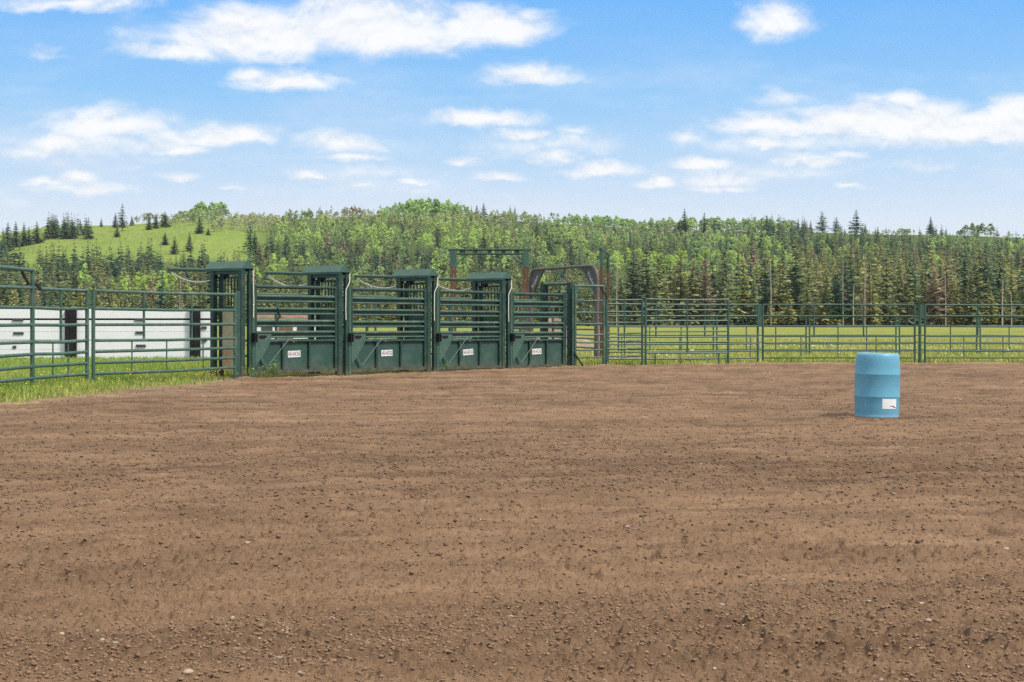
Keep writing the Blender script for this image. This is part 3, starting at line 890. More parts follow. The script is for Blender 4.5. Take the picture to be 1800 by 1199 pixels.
# ------------------------------------------------------------------ overhead frames and arch behind the chutes
def tall_frame(A, B, label):
    pa, pb = Vector((ray(*A), A[1], 0)), Vector((ray(*B), B[1], 0))
    d = pb - pa; L = d.length
    root = empty('overhead_frame', pa, math.atan2(d.y, d.x)); tag(root, label, 'overhead frame', 'rusty posted overhead frames behind the chutes')
    for x in (0, L):
        b = MB(); b.box((x - .055, 0, 1.5), (.10, .10, 3.2)); b.box((x + .055, 0, 1.5), (.085, .085, 3.19)); b.build('post', M['rust'], root)
        b = MB(); b.box((x - .055, 0, 3.36), (.11, .11, .56)); b.box((x + .055, 0, 3.36), (.095, .095, .56)); b.build('sleeve', M['pipe'], root)
    b = MB(); b.tube([(-.15, 0, 3.66), (L + .15, 0, 3.66)], .035, 8); b.tube([(-.0, 0, 3.52), (L, 0, 3.52)], .028, 8)
    for k in range(5): b.box((L * (k + .6) / 5.2, 0, 3.59), (.12, .02, .10))
    b.build('top_beam', M['green'], root)
    for x, s in ((.1, 1), (L - .1, -1)):
        b = MB(); b.tube([(x, 0, 3.18), (x + s * .36, 0, 3.51)], .025, 8); b.build('brace', M['pipe'], root)


tall_frame((797, 56.0), (924, 56.0), 'wide overhead frame with green beam on rusty posts above the third and fourth chutes')
tall_frame((1057, 55.5), (1069, 59.0), 'narrow overhead frame seen edge on, right of the brown arch')

pa, pb = Vector((ray(932, 58.5), 58.5, 0)), Vector((ray(1050, 54.0), 54.0, 0)); d = pb - pa; L = d.length
root = empty('pipe_arch', pa, math.atan2(d.y, d.x)); tag(root, 'brown grey pipe arch with lettered corner plates behind the last chute', 'arch')
b = MB(); rc = .42; H = 3.08; pts = [(0, 0, -.1), (0, 0, H - rc)]
pts += [(rc - rc * math.cos(a), 0, H - rc + rc * math.sin(a)) for a in (R(18), R(36), R(54), R(72))] + [(rc, 0, H), (L - rc, 0, H)]
pts += [(L - rc + rc * math.sin(a), 0, H - rc + rc * math.cos(a)) for a in (R(18), R(36), R(54), R(72))] + [(L, 0, H - rc), (L, 0, -.1)]
b.tube(pts, .052, 12); b.build('arch_pipe', M['brownpipe'], root)
vs, fs = text_geo('Priefert', .2)
xs = [v[0] for v in vs]; kx = .60 / (max(xs) - min(xs))
for s in (0, 1):
    mx = (lambda x: x) if s == 0 else (lambda x: L - x)
    poly = [(.05, H - 1.0), (.05, H - rc), (.17, H - .20), (rc, H - .05), (1.05, H - .05)]
    if s: poly = poly[::-1]
    b = MB(); b.prism([(mx(x), z) for x, z in poly], lambda a, z, t: (a, t, z), .008, -.008)
    b.tube([(mx(.05), -.0, H - 1.0), (mx(1.05), -.0, H - .05)], .035, 8, mi=1)
    ang = math.atan2(.95, 1.0) * (1 if s == 0 else -1); cxx, czz = mx(.40), H - .43
    b.add([(cxx + v[0] * kx * math.cos(ang) - v[1] * 1.05 * math.sin(ang), -.014, czz + v[0] * kx * math.sin(ang) + v[1] * 1.05 * math.cos(ang)) for v in vs], fs, mi=2)
    b.build('corner_plate', [M['charcoal'], M['brownpipe'], M['letterwhite']], root)
pipe_panel('stock_panel', (1047, 54.4), (972, 61.0), .0, 'grey brown pipe panel running back from the arch', 'loose stock panels', rails=[1.95, 1.62, 1.3, 1.05, .75, .45], rr=.028, pr=.05, mat=M['brownpipe'], cat='stock panel')
pipe_panel('stock_panel', (935, 58.8), (880, 66.0), .0, 'grey brown pipe panel seen through the bars of the last chute', 'loose stock panels', rails=[1.95, 1.62, 1.3, 1.05, .75, .45], rr=.028, pr=.05, mat=M['brownpipe'], cat='stock panel')
GA = 'green alley panels behind the chutes'
pipe_panel('alley_panel', (795, 52.0), (925, 55.0), .06, 'green alley panel seen over the fourth chute gate', GA, rr=.028, cat='fence panel')
pipe_panel('alley_panel', (660, 50.0), (790, 52.0), .06, 'green alley panel seen over the third chute gate', GA, rr=.028, cat='fence panel')

# heap of earth seen through the last chute
n = 24
V = []; fs = []
rr_ = np.linspace(0, 1, 9)
for r in rr_:
    for k in range(n):
        a = 2 * math.pi * k / n
        q = 1 + .25 * math.sin(a * 3 + 1) + .12 * math.sin(a * 7)
        V.append((r * q * math.cos(a) * 1.9, r * q * math.sin(a) * 1.3, 1.5 * (1 - r) ** 1.1 * (1 + .15 * math.sin(a * 5 + r * 9)) - .05))
for i in range(8):
    for k in range(n): fs.append((i * n + k, (i + 1) * n + k, (i + 1) * n + (k + 1) % n, i * n + (k + 1) % n))
b = MB(); b.add(V, fs, True)
tag(b.build('dirt_heap', M['dirtpile'], None, (ray(972, 78), 78, 0)), 'tan heap of dirt seen through the bars of the last chute', 'dirt heap')

# ------------------------------------------------------------------ white board wall with black timber posts
WD = 55.0; wx0, wx1 = ray(-90, WD), ray(374, WD)
root = empty('board_wall', (wx0, WD, 0)); tag(root, 'long white wall of wide horizontal boards behind the left fence', 'wall')
edges = [.09, .42, .72, .99, 1.41, 1.72]
for j in range(5):
    z0, z1 = edges[j], edges[j + 1] - (.06 if j == 3 else .008)
    b = MB(); b.box(((wx1 - wx0) / 2, .012 * (j % 2), (z0 + z1) / 2), (wx1 - wx0, .05, z1 - z0)); b.build('board', M['wallwhite'], root)
b = MB(); b.box(((wx1 - wx0) / 2, .10, .92), (wx1 - wx0, .06, 1.5)); b.build('backing', M['timber'], root)
for (px, py, w) in ((32, 562, 19), (33, 586, 18), (26, 610, 6), (245, 562, 15), (246, 585, 15), (248, 608, 17), (345 + 14, 576, 9), (345 + 15, 598, 8)):
    b = MB(); b.box((ray(px, WD) - wx0, -.034, zed(py, WD)), (w * WD / F, .03, .085)); b.build('slot_patch', M['charcoal'], root)  # dark plates set on the boards, painting the shade of open slots
for (px, top, w, lab) in ((124.5, 545, 20, 'black squared timber post in front of the white boards, left one'), (343, 538, 18, 'black timber post at the right end of the white boards, near the first tower')):
    d = WD - .085; b = MB(); wz = w * d / F
    b.box((0, 0, zed(top, d) / 2 - .05), (wz, .11, zed(top, d) + .1))
    b.box((wz * .12, -.065, zed(top, d) / 2 - .07), (wz * .34, .02, zed(top, d) - .1))
    tag(b.build('timber_post', M['timber'], None, (ray(px, d), d, 0)), lab, 'post', 'black timber posts of the white wall')
b = MB(); b.box((0, 0, .03), (14, .5, .14)); tag(b.build('ground_plank', M['wallwhite'], None, (ray(150, 51), 50.6, 0)), 'pale plank lying in the grass before the white boards', 'plank')

# low shed and parked flatbed far behind the first chutes
sx, sdp = ray(508, 92), 92.0
root = empty('shed', (sx, sdp, 0)); tag(root, 'low white shed with red brown roof seen through the first chute gate', 'shed')
b = MB(); b.box((0, 0, .75), (3.4, 2.6, 1.5)); b.build('wall', M['wallwhite'], root)
b = MB(); b.prism([(-1.5, 1.5), (0, 1.84), (1.5, 1.5)], lambda a, z, t: (t, a, z), -1.9, 1.9); b.build('roof', M['shedroof'], root)
for x in (-1.0, .9):
    b = MB(); b.box((x, -1.31, .85), (.6, .03, .5)); b.build('window', M['charcoal'], root)
b = MB(); b.box((0, -1.31, .6), (.75, .03, 1.2)); b.build('door', M['shedroof'], root)

# ------------------------------------------------------------------ the blue barrel
bd = 23.35
root = empty('plastic_barrel', (ray(1541, bd), bd, -.012)); root.rotation_euler = (0, R(1.1), .0)
tag(root, 'blue plastic drum standing upright on the dirt with a white sticker', 'barrel')
rt = .5 * 76 * bd / F
prof = [(0, .0), (.290, .0), (.301, .006), (.303, .03), (.296, .045), (.294, .06), (.297, .10), (.301, .18), (.3035, .282), (.307, .291), (.3085, .301), (.307, .311), (.304, .320), (.3065, .45), (.304, .584), (.307, .592), (.3085, .602), (.307, .612), (.3035, .621), (.300, .72), (.293, .81), (.287, .85), (.278, .875), (.262, .889), (.252, .890), (.246, .880), (.0, .876)]
b = MB(); b.lathe(prof, 64); b.build('drum', M['barrel'], root)
# sticker wraps the drum
PR = lambda z: float(np.interp(z, [p[1] for p in prof[1:-3]], [p[0] for p in prof[1:-3]]))
b = MB(); n = 10; a0 = R(-90 - 11.5 + 15.5); vs = []
for k in range(n + 1):
    a = R(-90) + math.asin((.008 + .205 * k / n) / .30)
    for z in (.14, .275): vs.append(((PR(z) + .002) * math.cos(a), (PR(z) + .002) * math.sin(a), z))
fs = [(2 * k, 2 * k + 2, 2 * k + 3, 2 * k + 1) for k in range(n)]
b.add(vs, fs, True)
vs = []; fs = []
for (x0, x1, z0, z1, z2) in ((.14, .175, .190, .192, .197), (.172, .20, .188, .194, .202), (.195, .228, .176, .181, .190)):
    q = len(vs)
    for x, z in ((x0, z0), (x1, z0 if x1 < .22 else z0 - .01), (x1, z1 if x1 < .22 else z0 - .004), (x0, z2)):
        a = R(-90) + math.asin((x - .025) / .30); z -= .015; vs.append(((PR(z) + .0045) * math.cos(a), (PR(z) + .0045) * math.sin(a), z))
    fs.append((q, q + 1, q + 2, q + 3))
b.add(vs, fs, mi=1)
b.build('sticker', [M['letterwhite'], M['black']], root)


# ------------------------------------------------------------------ trees
def conifer(rnd, H, Rm, levels, nb, cl, base=.06, droop=.35, shape=1.0, dead=False, ragged=.35):
    V = []; Q = []
    for i in range(levels):
        f = (i + rnd.random() * .8) / levels
        z = H * (base + (1 - base) * f)
        Rz = Rm * max(.04, (1 - f) ** shape) * (1 if f > .12 else .75 + f * 2)
        m = max(3, int(nb * (1 - f * .55)))
        a0 = rnd.random() * 6.28
        for j in range(m):
            a = a0 + 6.28 * j / m + rnd.uniform(-.35, .35)
            L = Rz * rnd.uniform(1 - ragged, 1 + ragged * .5)
            ca, sa = math.cos(a), math.sin(a)
            for k in range(cl):
                g = (k + .55) / cl
                pr = L * g; pz = z - droop * L * g + .12 * L * g * g
                su = L / cl * .62 + .10; sv = (.16 + .34 * L * (1 - .35 * g)) * rnd.uniform(.6, 1.1) * (.8 if cl > 1 else 1)
                c = Vector((ca * pr, sa * pr, pz + rnd.uniform(-.12, .12)))
                u = Vector((ca, sa, -droop + rnd.uniform(-.25, .25))) * su
                v = (Vector((-sa, ca, 0)) * math.cos(rnd.uniform(-.9, .9)) + Vector((0, 0, rnd.uniform(-.8, .8)))) * sv
                n = len(V)
                V += [c - u - v * .8, c - u * .2 + v, c + u * 1.15, c + u * .1 - v]
                Q.append((n, n + 1, n + 2, n + 3))
    n = len(V); w = .16 * Rm * .35 + .05
    V += [Vector((-w, 0, H * .93)), Vector((w, 0, H * .93)), Vector((0, 0, H * 1.03)), Vector((0, -w, H * .95))]; Q.append((n, n + 1, n + 2, n + 3))
    return np.array([tuple(p) for p in V]), np.array(Q)


def trunk_geo(H, r0, n=6, bend=0.0, top=.92):
    V = []; Q = []
    ks = (0, .3, .6, top)
    for i, k in enumerate(ks):
        r = r0 * (1 - k * .88)
        for j in range(n):
            a = 2 * math.pi * j / n
            V.append((r * math.cos(a) + bend * k * k * H, r * math.sin(a), H * k))
    for i in range(len(ks) - 1):
        for j in range(n): Q.append((i * n + j, i * n + (j + 1) % n, (i + 1) * n + (j + 1) % n, (i + 1) * n + j))
    return np.array(V, float), np.array(Q)


def aspen(rnd, H, Rm, clumps, per, low=.38, leaf=.55):
    V = []; Q = []
    for i in range(clumps):
        f = rnd.random() ** .8
        z = H * (low + (1 - low) * f)
        prof = math.sin(math.pi * min(1, .18 + .82 * f) ** .9) ** .6 if f < .98 else .25
        a = rnd.random() * 6.28; r = Rm * prof * rnd.uniform(.25, 1.0)
        c0 = Vector((math.cos(a) * r, math.sin(a) * r, z)); cr = Rm * rnd.uniform(.22, .42)
        for k in range(per):
            d = Vector((rnd.gauss(0, 1), rnd.gauss(0, 1), rnd.gauss(0, .75))); d.normalize()
            c = c0 + d * cr * rnd.uniform(.5, 1.0)
            nrm = (d + Vector((rnd.gauss(0, .5), rnd.gauss(0, .5), rnd.gauss(.3, .4)))).normalized()
            u = nrm.orthogonal().normalized(); u.rotate(Matrix.Rotation(rnd.random() * 6.28, 3, nrm)); v = nrm.cross(u)
            s = leaf * rnd.uniform(.6, 1.2); n = len(V)
            V += [c - u * s, c - v * s * .7, c + u * s, c + v * s * .7]; Q.append((n, n + 1, n + 2, n + 3))
    return np.array([tuple(p) for p in V]), np.array(Q)


rnd = random.Random(5)
SPR = [conifer(rnd, 18, rnd.uniform(2.5, 3.3), 30, 9, 3, droop=rnd.uniform(.25, .5), shape=rnd.uniform(.65, .95)) for _ in range(6)]
PIN = [conifer(rnd, 18, rnd.uniform(2.4, 3.2), 24, 8, 3, base=.12, droop=rnd.uniform(-.05, .2), shape=rnd.uniform(.55, .75), ragged=.5) for _ in range(4)]
SPS = [conifer(rnd, 14, rnd.uniform(2.1, 2.9), 15, 7, 1, droop=.4, shape=.9) for _ in range(7)]
ASP = [aspen(rnd, 13, rnd.uniform(2.2, 3.0), 34, 9) for _ in range(5)]
ASS = [aspen(rnd, 12, rnd.uniform(2.2, 3.1), 21, 9, leaf=.56, low=.3) for _ in range(7)]
ASB = [aspen(rnd, 13, rnd.uniform(1.5, 2.1), 7, 6, leaf=.6, low=.55) for _ in range(5)]     # barely in leaf
ASPB = [aspen(rnd, 13, rnd.uniform(1.5, 2.0), 16, 9, low=.5, leaf=.42) for _ in range(4)]
TRK = trunk_geo(18, .22); TRS = trunk_geo(12, .14, 4)


def proto_mesh(name, g): return np_mesh(name, g[0], g[1])


PM = {}
for nm, lst in (('spruce', SPR), ('pine', PIN), ('aspen', ASP), ('pole', ASPB)): PM[nm] = [proto_mesh('crown', g) for g in lst]
for lst in PM.values():
    for me in lst: me.materials.append(M['leaf_obj'])
TM = np_mesh('trunk', *TRK, smooth=True); TM.materials.append(M['bark'])
TMA = np_mesh('trunk', *trunk_geo(13, .16), smooth=True); TMA.materials.append(M['palebark'])


def tree(name, kind, x, y, z, H, tint, label, cat, group, rz=None, fat=1.0):
    root = empty(name, (x, y, z - .3), random.random() * 6.28 if rz is None else rz)
    broad = kind in ('aspen', 'pole'); base = 13.0 if broad else 18.0
    s = H / base; root.scale = (s * fat, s * fat, s)
    cr = bpy.data.objects.new('crown', random.choice(PM[kind])); COL.objects.link(cr); cr.parent = root; cr.color = (*tint, 1)
    tr = bpy.data.objects.new('trunk', TMA if broad else TM); COL.objects.link(tr); tr.parent = root
    tag(root, label, cat, group)
    return root


def ctint(rnd, olive):
    k = min(1, max(0, rnd.gauss(olive, .28)))
    a = (.046, .082, .050); b = (.172, .166, .060)
    v = rnd.uniform(.8, 1.25)
    return tuple((p * (1 - k) + q * k) * v for p, q in zip(a, b))


# ---- front ranks of the forest across the meadow: single trees
AREAS = [(-200, 160, 'beyond the left end of the white board wall'), (160, 360, 'beyond the right end of the white board wall'), (360, 600, 'beyond the first chute'), (600, 760, 'beyond the second chute'),
         (760, 890, 'beyond the third chute under the overhead frame'), (890, 1060, 'seen through and beside the brown arch'), (1060, 1280, 'above the free standing panel'), (1280, 1480, 'above the fence left of the barrel'),
         (1480, 1620, 'right above the blue barrel'), (1620, 2100, 'above the fence right of the barrel')]


def area(px):
    for a, b, s in AREAS:
        if a <= px < b: return s
    return AREAS[-1][2]


rnd = random.Random(21)
cnt = 0
for row, (yy, nrow) in enumerate(((474, 70), (496, 80), (530, 92))):
    for k in range(nrow):
        px = -130 + 2060 * (k + rnd.uniform(.1, .9)) / nrow
        y = yy + rnd.uniform(-9, 12); x = ray(px, y)
        right = float(sstep(950, 1250, np.array(px)))
        H = (((9, 12.5, 14.5)[row] if right < .5 else (14, 18.5, 22)[row])) * rnd.uniform(*((.5, 1.45), (.7, 1.3), (.8, 1.2))[row])
        pine = rnd.random() < .6
        ol = (.8, .5, .25)[row]
        t = ctint(rnd, ol)
        kind = 'pine' if pine else 'spruce'
        if rnd.random() < .03: t = (.165, .125, .085); word = 'brown needled'
        else: word = 'olive green' if t[0] > .10 else 'dark green'
        tree(kind + '_tree', kind, x, y, land1(x, y), H, t, f'{word} {kind} in the forest front, {area(px)}', kind, 'conifers in the front ranks of the forest', fat=rnd.uniform(1.1, 1.6) * (1.2 if H < 11 else 1))


def snag(px, top, y, r0, lab, branches, mat=None):
    x = ray(px, y); H = zed(top, y)
    root = empty('dead_tree', (x, y, 0)); rn = random.Random(int(px)); tag(root, lab, 'dead tree', 'bare dead trees at the forest edge')
    b = MB(); b.tube([(0, 0, -.3), (rn.uniform(-.1, .1), 0, H * .5), (rn.uniform(-.3, .3), 0, H)], [r0, r0 * .75, r0 * .3], 7); b.build('trunk', mat or M['deadwood'], root)
    if branches:
        c = MB()
        for k in range(branches):
            z = H * rn.uniform(.25, .97); a = rn.uniform(0, 6.28); L = (1.05 - z / H) * 2.6 * rn.uniform(.5, 1) + .3
            e = Vector((math.cos(a) * L, math.sin(a) * L, z - L * rn.uniform(.1, .5)))
            c.tube([(0, 0, z), e], [.06, .02], 4, cap=False)
            for q in range(3):
                f = rn.uniform(.4, 1); p_ = Vector((0, 0, z)).lerp(e, f); c.tube([p_, p_ + Vector((rn.uniform(-.5, .5), rn.uniform(-.5, .5), rn.uniform(-.5, .2)))], [.03, .01], 3, cap=False)
        c.build('crown', M['deadtwig'], root)


M['deadtwig'] = plain('dead_twigs', (.26, .17, .13), .9, .1, .3, 2)
for px, top, y, r0, nb, lab in [
        (1355, 453, 472, .17, 10, 'pale bare snag above the fence left of the barrel, thin and straight'),
        (1482, 457, 473, .18, 40, 'grey twiggy snag up left of the barrel'),
        (1500, 499, 466, .20, 4, 'short broken pale snag left above the barrel'),
        (1519, 500, 467, .16, 70, 'brown dead tree full of twigs directly above the barrel'),
        (1521, 458, 476, .16, 6, 'tall straight snag behind the brown twiggy dead tree'),
        (1531, 461, 477, .15, 4, 'slightly leaning snag right of the tall straight one'),
        (1662, 486, 468, .20, 14, 'pale snag above the fence, right of the barrel panel'),
        (1762, 490, 466, .24, 10, 'thickest pale snag near the right edge of the picture'),
        (1778, 510, 468, .16, 5, 'thin snag at the right edge beside the thickest one'),
        (1084, 452, 474, .17, 14, 'pale snag right of the edge-on overhead frame'),
        (316, 490, 470, .18, 60, 'pinkish dead tree left of the first chute track')]:
    snag(px, top, y, r0, lab, nb)

# ---- trees that stand out on the hill and along the skyline
SK = [  # column, top row, foot row, kind, width, label
    (14, 390, 436, 'spruce', 1.1, 'dark spruce at the very left of the clump on the grassy hill'), (28, 388, 433, 'spruce', 1.0, 'second dark spruce from the left edge on the hill'), (42, 390, 433, 'spruce', 1.0, 'dark spruce in the middle of the left edge clump on the hill'),
    (51, 397, 431, 'spruce', .9, 'small spruce between two larger ones in the left edge clump'), (65, 388, 428, 'spruce', 1.2, 'broad dark spruce right of the left edge clump'), (84, 387, 421, 'spruce', 1.1, 'spruce left of the ragged tall one on the left hill crest'),
    (95, 376, 420, 'pine', .8, 'ragged tall conifer above the left hill crest'), (113, 383, 420, 'spruce', 1.2, 'broad spruce left of its twin on the left hill crest'), (127, 384, 420, 'spruce', 1.0, 'slimmer twin spruce on the left hill crest'),
    (141, 385, 414, 'spruce', 1.2, 'wide spruce in the pair nearest the open crest'), (152, 382, 413, 'spruce', .8, 'narrow spruce in the pair nearest the open crest'), (178, 382, 399, 'spruce', .8, 'little lone spruce on the open crest of the grassy hill'),
    (203, 373, 401, 'spruce', .9, 'spruce left of the tallest one on the grassy crest'), (215, 357, 406, 'pine', .7, 'tallest ragged pine on the grassy crest'), (232, 378, 397, 'spruce', 1.0, 'small spruce right of the tallest ragged pine'), (206, 394, 417, 'spruce', 1.1, 'spruce below the tallest ragged pine on the slope'),
    (262, 378, 404, 'spruce', 1.2, 'left one of three spruces below the crest aspens'), (274, 374, 402, 'spruce', 1.0, 'middle one of three spruces below the crest aspens'), (290, 371, 400, 'spruce', 1.4, 'widest right one of three spruces below the crest aspens'),
    (351, 378, 411, 'spruce', 1.0, 'tall spruce at the edge of the aspen grove on the hill'), (366, 399, 414, 'spruce', 1.3, 'small round spruce beside the aspen grove on the hill'),
    (290, 407, 431, 'spruce', 1.4, 'bushy lone spruce in the middle of the green hillside'), (333, 406, 442, 'spruce', .9, 'slender spruce on the green hillside'), (307, 414, 447, 'spruce', 1.0, 'spruce just below the bushy lone one on the hillside'),
    (440, 390, 444, 'pine', .8, 'tall dark conifer at the right end of the green hillside'), (448, 404, 448, 'spruce', 1.1, 'lower spruce beside the tall dark conifer of the hillside'),
    (508, 371, 395, 'spruce', .9, 'left twin spruce on the skyline above the second chute'), (518, 372, 395, 'spruce', .9, 'right twin spruce on the skyline above the second chute'), (533, 381, 415, 'spruce', 1.0, 'spruce on the slope right below the skyline twins'),
    (838, 359, 388, 'spruce', 1.1, 'left spruce beside the domed grove on the skyline'), (850, 356, 388, 'spruce', 1.2, 'right broad spruce beside the domed grove on the skyline'), (897, 361, 388, 'spruce', .9, 'left of two thin skyline spruces right of the domed grove'), (905, 362, 388, 'spruce', .8, 'right of two thin skyline spruces right of the domed grove'),
    (1203, 366, 416, 'spruce', 1.1, 'big dark spruce on the skyline above the free standing panel'), (1238, 373, 420, 'spruce', 1.0, 'dark spruce right of the biggest one on the skyline'), (1264, 392, 420, 'spruce', 1.2, 'shorter spruce right of the two big skyline spruces'), (1348, 377, 436, 'spruce', 1.1, 'tall spruce rising from the slope above the paired fence posts'),
    (1393, 385, 412, 'spruce', .8, 'first of a row of four thin spruces on the skyline'), (1403, 383, 412, 'spruce', .8, 'second of a row of four thin spruces on the skyline'), (1414, 384, 412, 'spruce', .9, 'third of a row of four thin spruces on the skyline'), (1425, 386, 412, 'spruce', .8, 'last of a row of four thin spruces on the skyline'),
    (1445, 370, 410, 'pine', 1.1, 'broad rounded pine on the skyline left of the barrel column'), (1470, 380, 411, 'pine', 1.1, 'lower rounded pine between the two tall skyline pines'), (1505, 368, 414, 'pine', 1.1, 'tallest dark pine on the skyline up left of the barrel'), (1521, 392, 412, 'spruce', .8, 'tiny spruce right of the tallest dark pine'),
    (1636, 380, 412, 'spruce', 1.1, 'lone conical spruce on the bare skyline right of the barrel'), (1543, 397, 434, 'spruce', .9, 'spruce on the slope straight above the barrel')]
rnd = random.Random(31)
for px, top, foot, kind, fat, lab in SK:
    y = on_hill(px, foot); x = ray(px, y); z = land1(x, y)
    H = max(4, zed(top, y) - z)
    tree(kind + '_tree', kind, x, y, z, H, ctint(rnd, .12), lab, kind, 'conifers standing out on the hill', fat=fat * 1.9)

con, asp = [], []
GROVES = [  # from, to, top row, foot rows, count, tint, words
    (232, 300, 373, (388, 393), 24, (.20, .22, .12), 'thin leafed aspen on the grassy crest at left'), (338, 402, 351, (378, 386), 30, (.18, .245, .09), 'aspen in the high clump on the crest left of centre'),
    (302, 412, 366, (383, 397), 44, (.18, .225, .09), 'aspen of the thicket under the high clump on the left crest'),
    (300, 345, 376, (388, 398), 18, (.2, .2, .12), 'brownish aspen in the gap left of the high clump'), (372, 510, 373, (392, 409), 130, (.235, .25, .13), 'pale grey stemmed aspen in the long crest grove above the first two chutes'),
    (530, 556, 366, (385, 392), 5, (.13, .19, .06), 'round aspen in the little clump on the skyline above the second chute'), (586, 645, 361, (385, 392), 14, (.19, .16, .11), 'nearly bare aspen on the skyline between the two groves'),
    (666, 830, 349, (380, 394), 90, (.175, .25, .09), 'green aspen in the domed grove on the skyline above the third chute'), (860, 950, 371, (388, 396), 26, (.18, .225, .095), 'scattered aspen on the skyline right of the domed grove'),
    (950, 1130, 378, (395, 410), 90, (.155, .23, .08), 'aspen in the straight row on the skyline above the brown arch'), (1130, 1400, 381, (406, 416), 120, (.175, .235, .095), 'light green aspen on the skyline right of the centre'),
    (1565, 1602, 401, (413, 417), 7, (.14, .19, .06), 'low leafy aspen on the skyline above the barrel'), (1682, 1758, 390, (414, 418), 16, (.11, .15, .06), 'dark bushy aspen in the far right skyline clump')]
for (a, b_, top, (f0, f1), n, tint, words) in GROVES:
    for k in range(n):
        px = rnd.uniform(a, b_)
        foot = rnd.uniform(f0, f1); y = min(on_hill(px, foot), Y1 - 3); x = ray(px, y); z = land1(x, y)
        edge = 1 - abs(2 * (px - a) / (b_ - a) - 1) ** 3 * (.5 if (b_ - a) < 200 else .15)
        H = max(5, (zed(top, y) - z) * edge * rnd.choice((rnd.uniform(.62, .85), rnd.uniform(.8, 1.03))))
        v = rnd.uniform(.8, 1.2)
        bare = tint[1] / tint[0] < 1.15
        ft = rnd.uniform(.9, 1.3) * min(1.6, max(1, 13 / H * .9))
        if k > n * .46:      # past three hundred: the rest of the groves joins the mass
            asp.append((rnd.choice(ASB + ASS if bare else ASS), TRS, x, y, z, ft * H / 12, H / 12, rnd.random() * 6.28, tuple(c * v for c in tint)))
            continue
        tree('aspen_tree', 'pole' if bare else 'aspen', x, y, z, H, tuple(c * v for c in tint), words, 'aspen', 'aspens along the skyline', fat=ft)


# ---- the rest of the forest reads as one mass
def forest(name, items, label, cat, leafmat, barkmat):
    VV, QQ, CC, MI = [], [], [], []; n0 = 0
    for (g, tr, x, y, z, sxy, sz, rz, tint) in items:
        c, s = math.cos(rz), math.sin(rz)
        for (V, Q), mi in ((g, 0), (tr, 1)):
            W = np.empty_like(V)
            W[:, 0] = (V[:, 0] * c - V[:, 1] * s) * sxy + x; W[:, 1] = (V[:, 0] * s + V[:, 1] * c) * sxy + y; W[:, 2] = V[:, 2] * sz + z - .3
            VV.append(W); QQ.append(Q + n0); n0 += len(V)
            CC.append(np.tile(np.array(tint), (len(V), 1))); MI.append(np.full(len(Q), mi))
    o = mesh_obj(name, np_mesh(name, np.concatenate(VV), np.concatenate(QQ), attr=np.concatenate(CC), mi=np.concatenate(MI)), [leafmat, barkmat])
    tag(o, label, cat, kind='stuff')


def boundary(px):      # share of the slope up to which the left woods climb
    return np.interp(px, [-400, 0, 150, 300, 400, 470, 520], [.20, .20, .25, .25, .27, .42, 1.2])


rnd = random.Random(77)
N = 5200
ysr = 545 + 755 * np.random.default_rng(3).random(N) ** .85
axr = np.random.default_rng(4).uniform(-.36, .36, N)
cl1 = fbm(axr * 26, ysr / 70, 201, 3); cl2 = fbm(axr * 40 + 9, ysr / 45, 207, 3)
zz = land(axr * ysr, ysr)
for k in range(N):
    y = ysr[k]; a = axr[k]; px = a * F + 900; x = a * y; z = zz[k]
    t = (y - Y0) / (Y1 - Y0)
    bd_ = boundary(px)
    if t > bd_ + (cl1[k] - .5) * .15 + (.12 if 430 < px < 520 else 0) * rnd.random(): continue
    if t > .8 and px > 1100 and rnd.random() < .3: continue
    ridge_r = px > 1420 and t > .72
    right = float(sstep(1000, 1500, np.array(px)))
    # conifers hold the foot of the slope, broadleaf the upper part
    pc = 1.05 - 1.6 * max(0, t - .08 - .36 * right) + (cl1[k] - .5) * 2.0
    if px < 480: pc = .97 if t > .12 else .92 + (cl1[k] - .5) * .6
    v = rnd.uniform(.8, 1.2)
    if ridge_r: pc = .12
    if rnd.random() < pc:
        low = t < .18
        H = (13 + 6.5 * right) * rnd.uniform(.7, 1.15) * (1 if low else .88 - .1 * right)
        if px < 480: H *= 1.1
        if ridge_r: H *= .6
        elif px > 1420 and t > .5: H *= .78
        tn = ctint(rnd, (.5 if low else .12) + (.28 * right if t < .5 else 0))
        if rnd.random() < .04: tn = (.20, .14, .11)
        con.append((rnd.choice(SPS), TRS, x, y, z, rnd.uniform(1.15, 1.65) * H / 14, H / 14, rnd.random() * 6.28, tn))
    else:
        H = rnd.uniform(8, 13) * (1 if t < .75 else .8 - .15 * right) * (.72 if ridge_r else 1)
        lime = sstep(.46, .56, np.array(cl2[k]))
        c0 = np.array([.150, .205, .080]); c1 = np.array([.215, .285, .080]); c2 = np.array([.22, .215, .12])
        up = float(sstep(.55, .9, np.array(t))) * (1 - .6 * right)
        c = (c0 * (1 - lime) + c1 * lime) * (1 - up * .6) + c2 * up * .6
        g = rnd.choice(ASS) if rnd.random() > .28 * up + .06 else rnd.choice(ASB)
        H *= .9; asp.append((g, TRS, x, y, z, rnd.uniform(.8, 1.2) * H / 12, H / 12, rnd.random() * 6.28, tuple(c * v)))
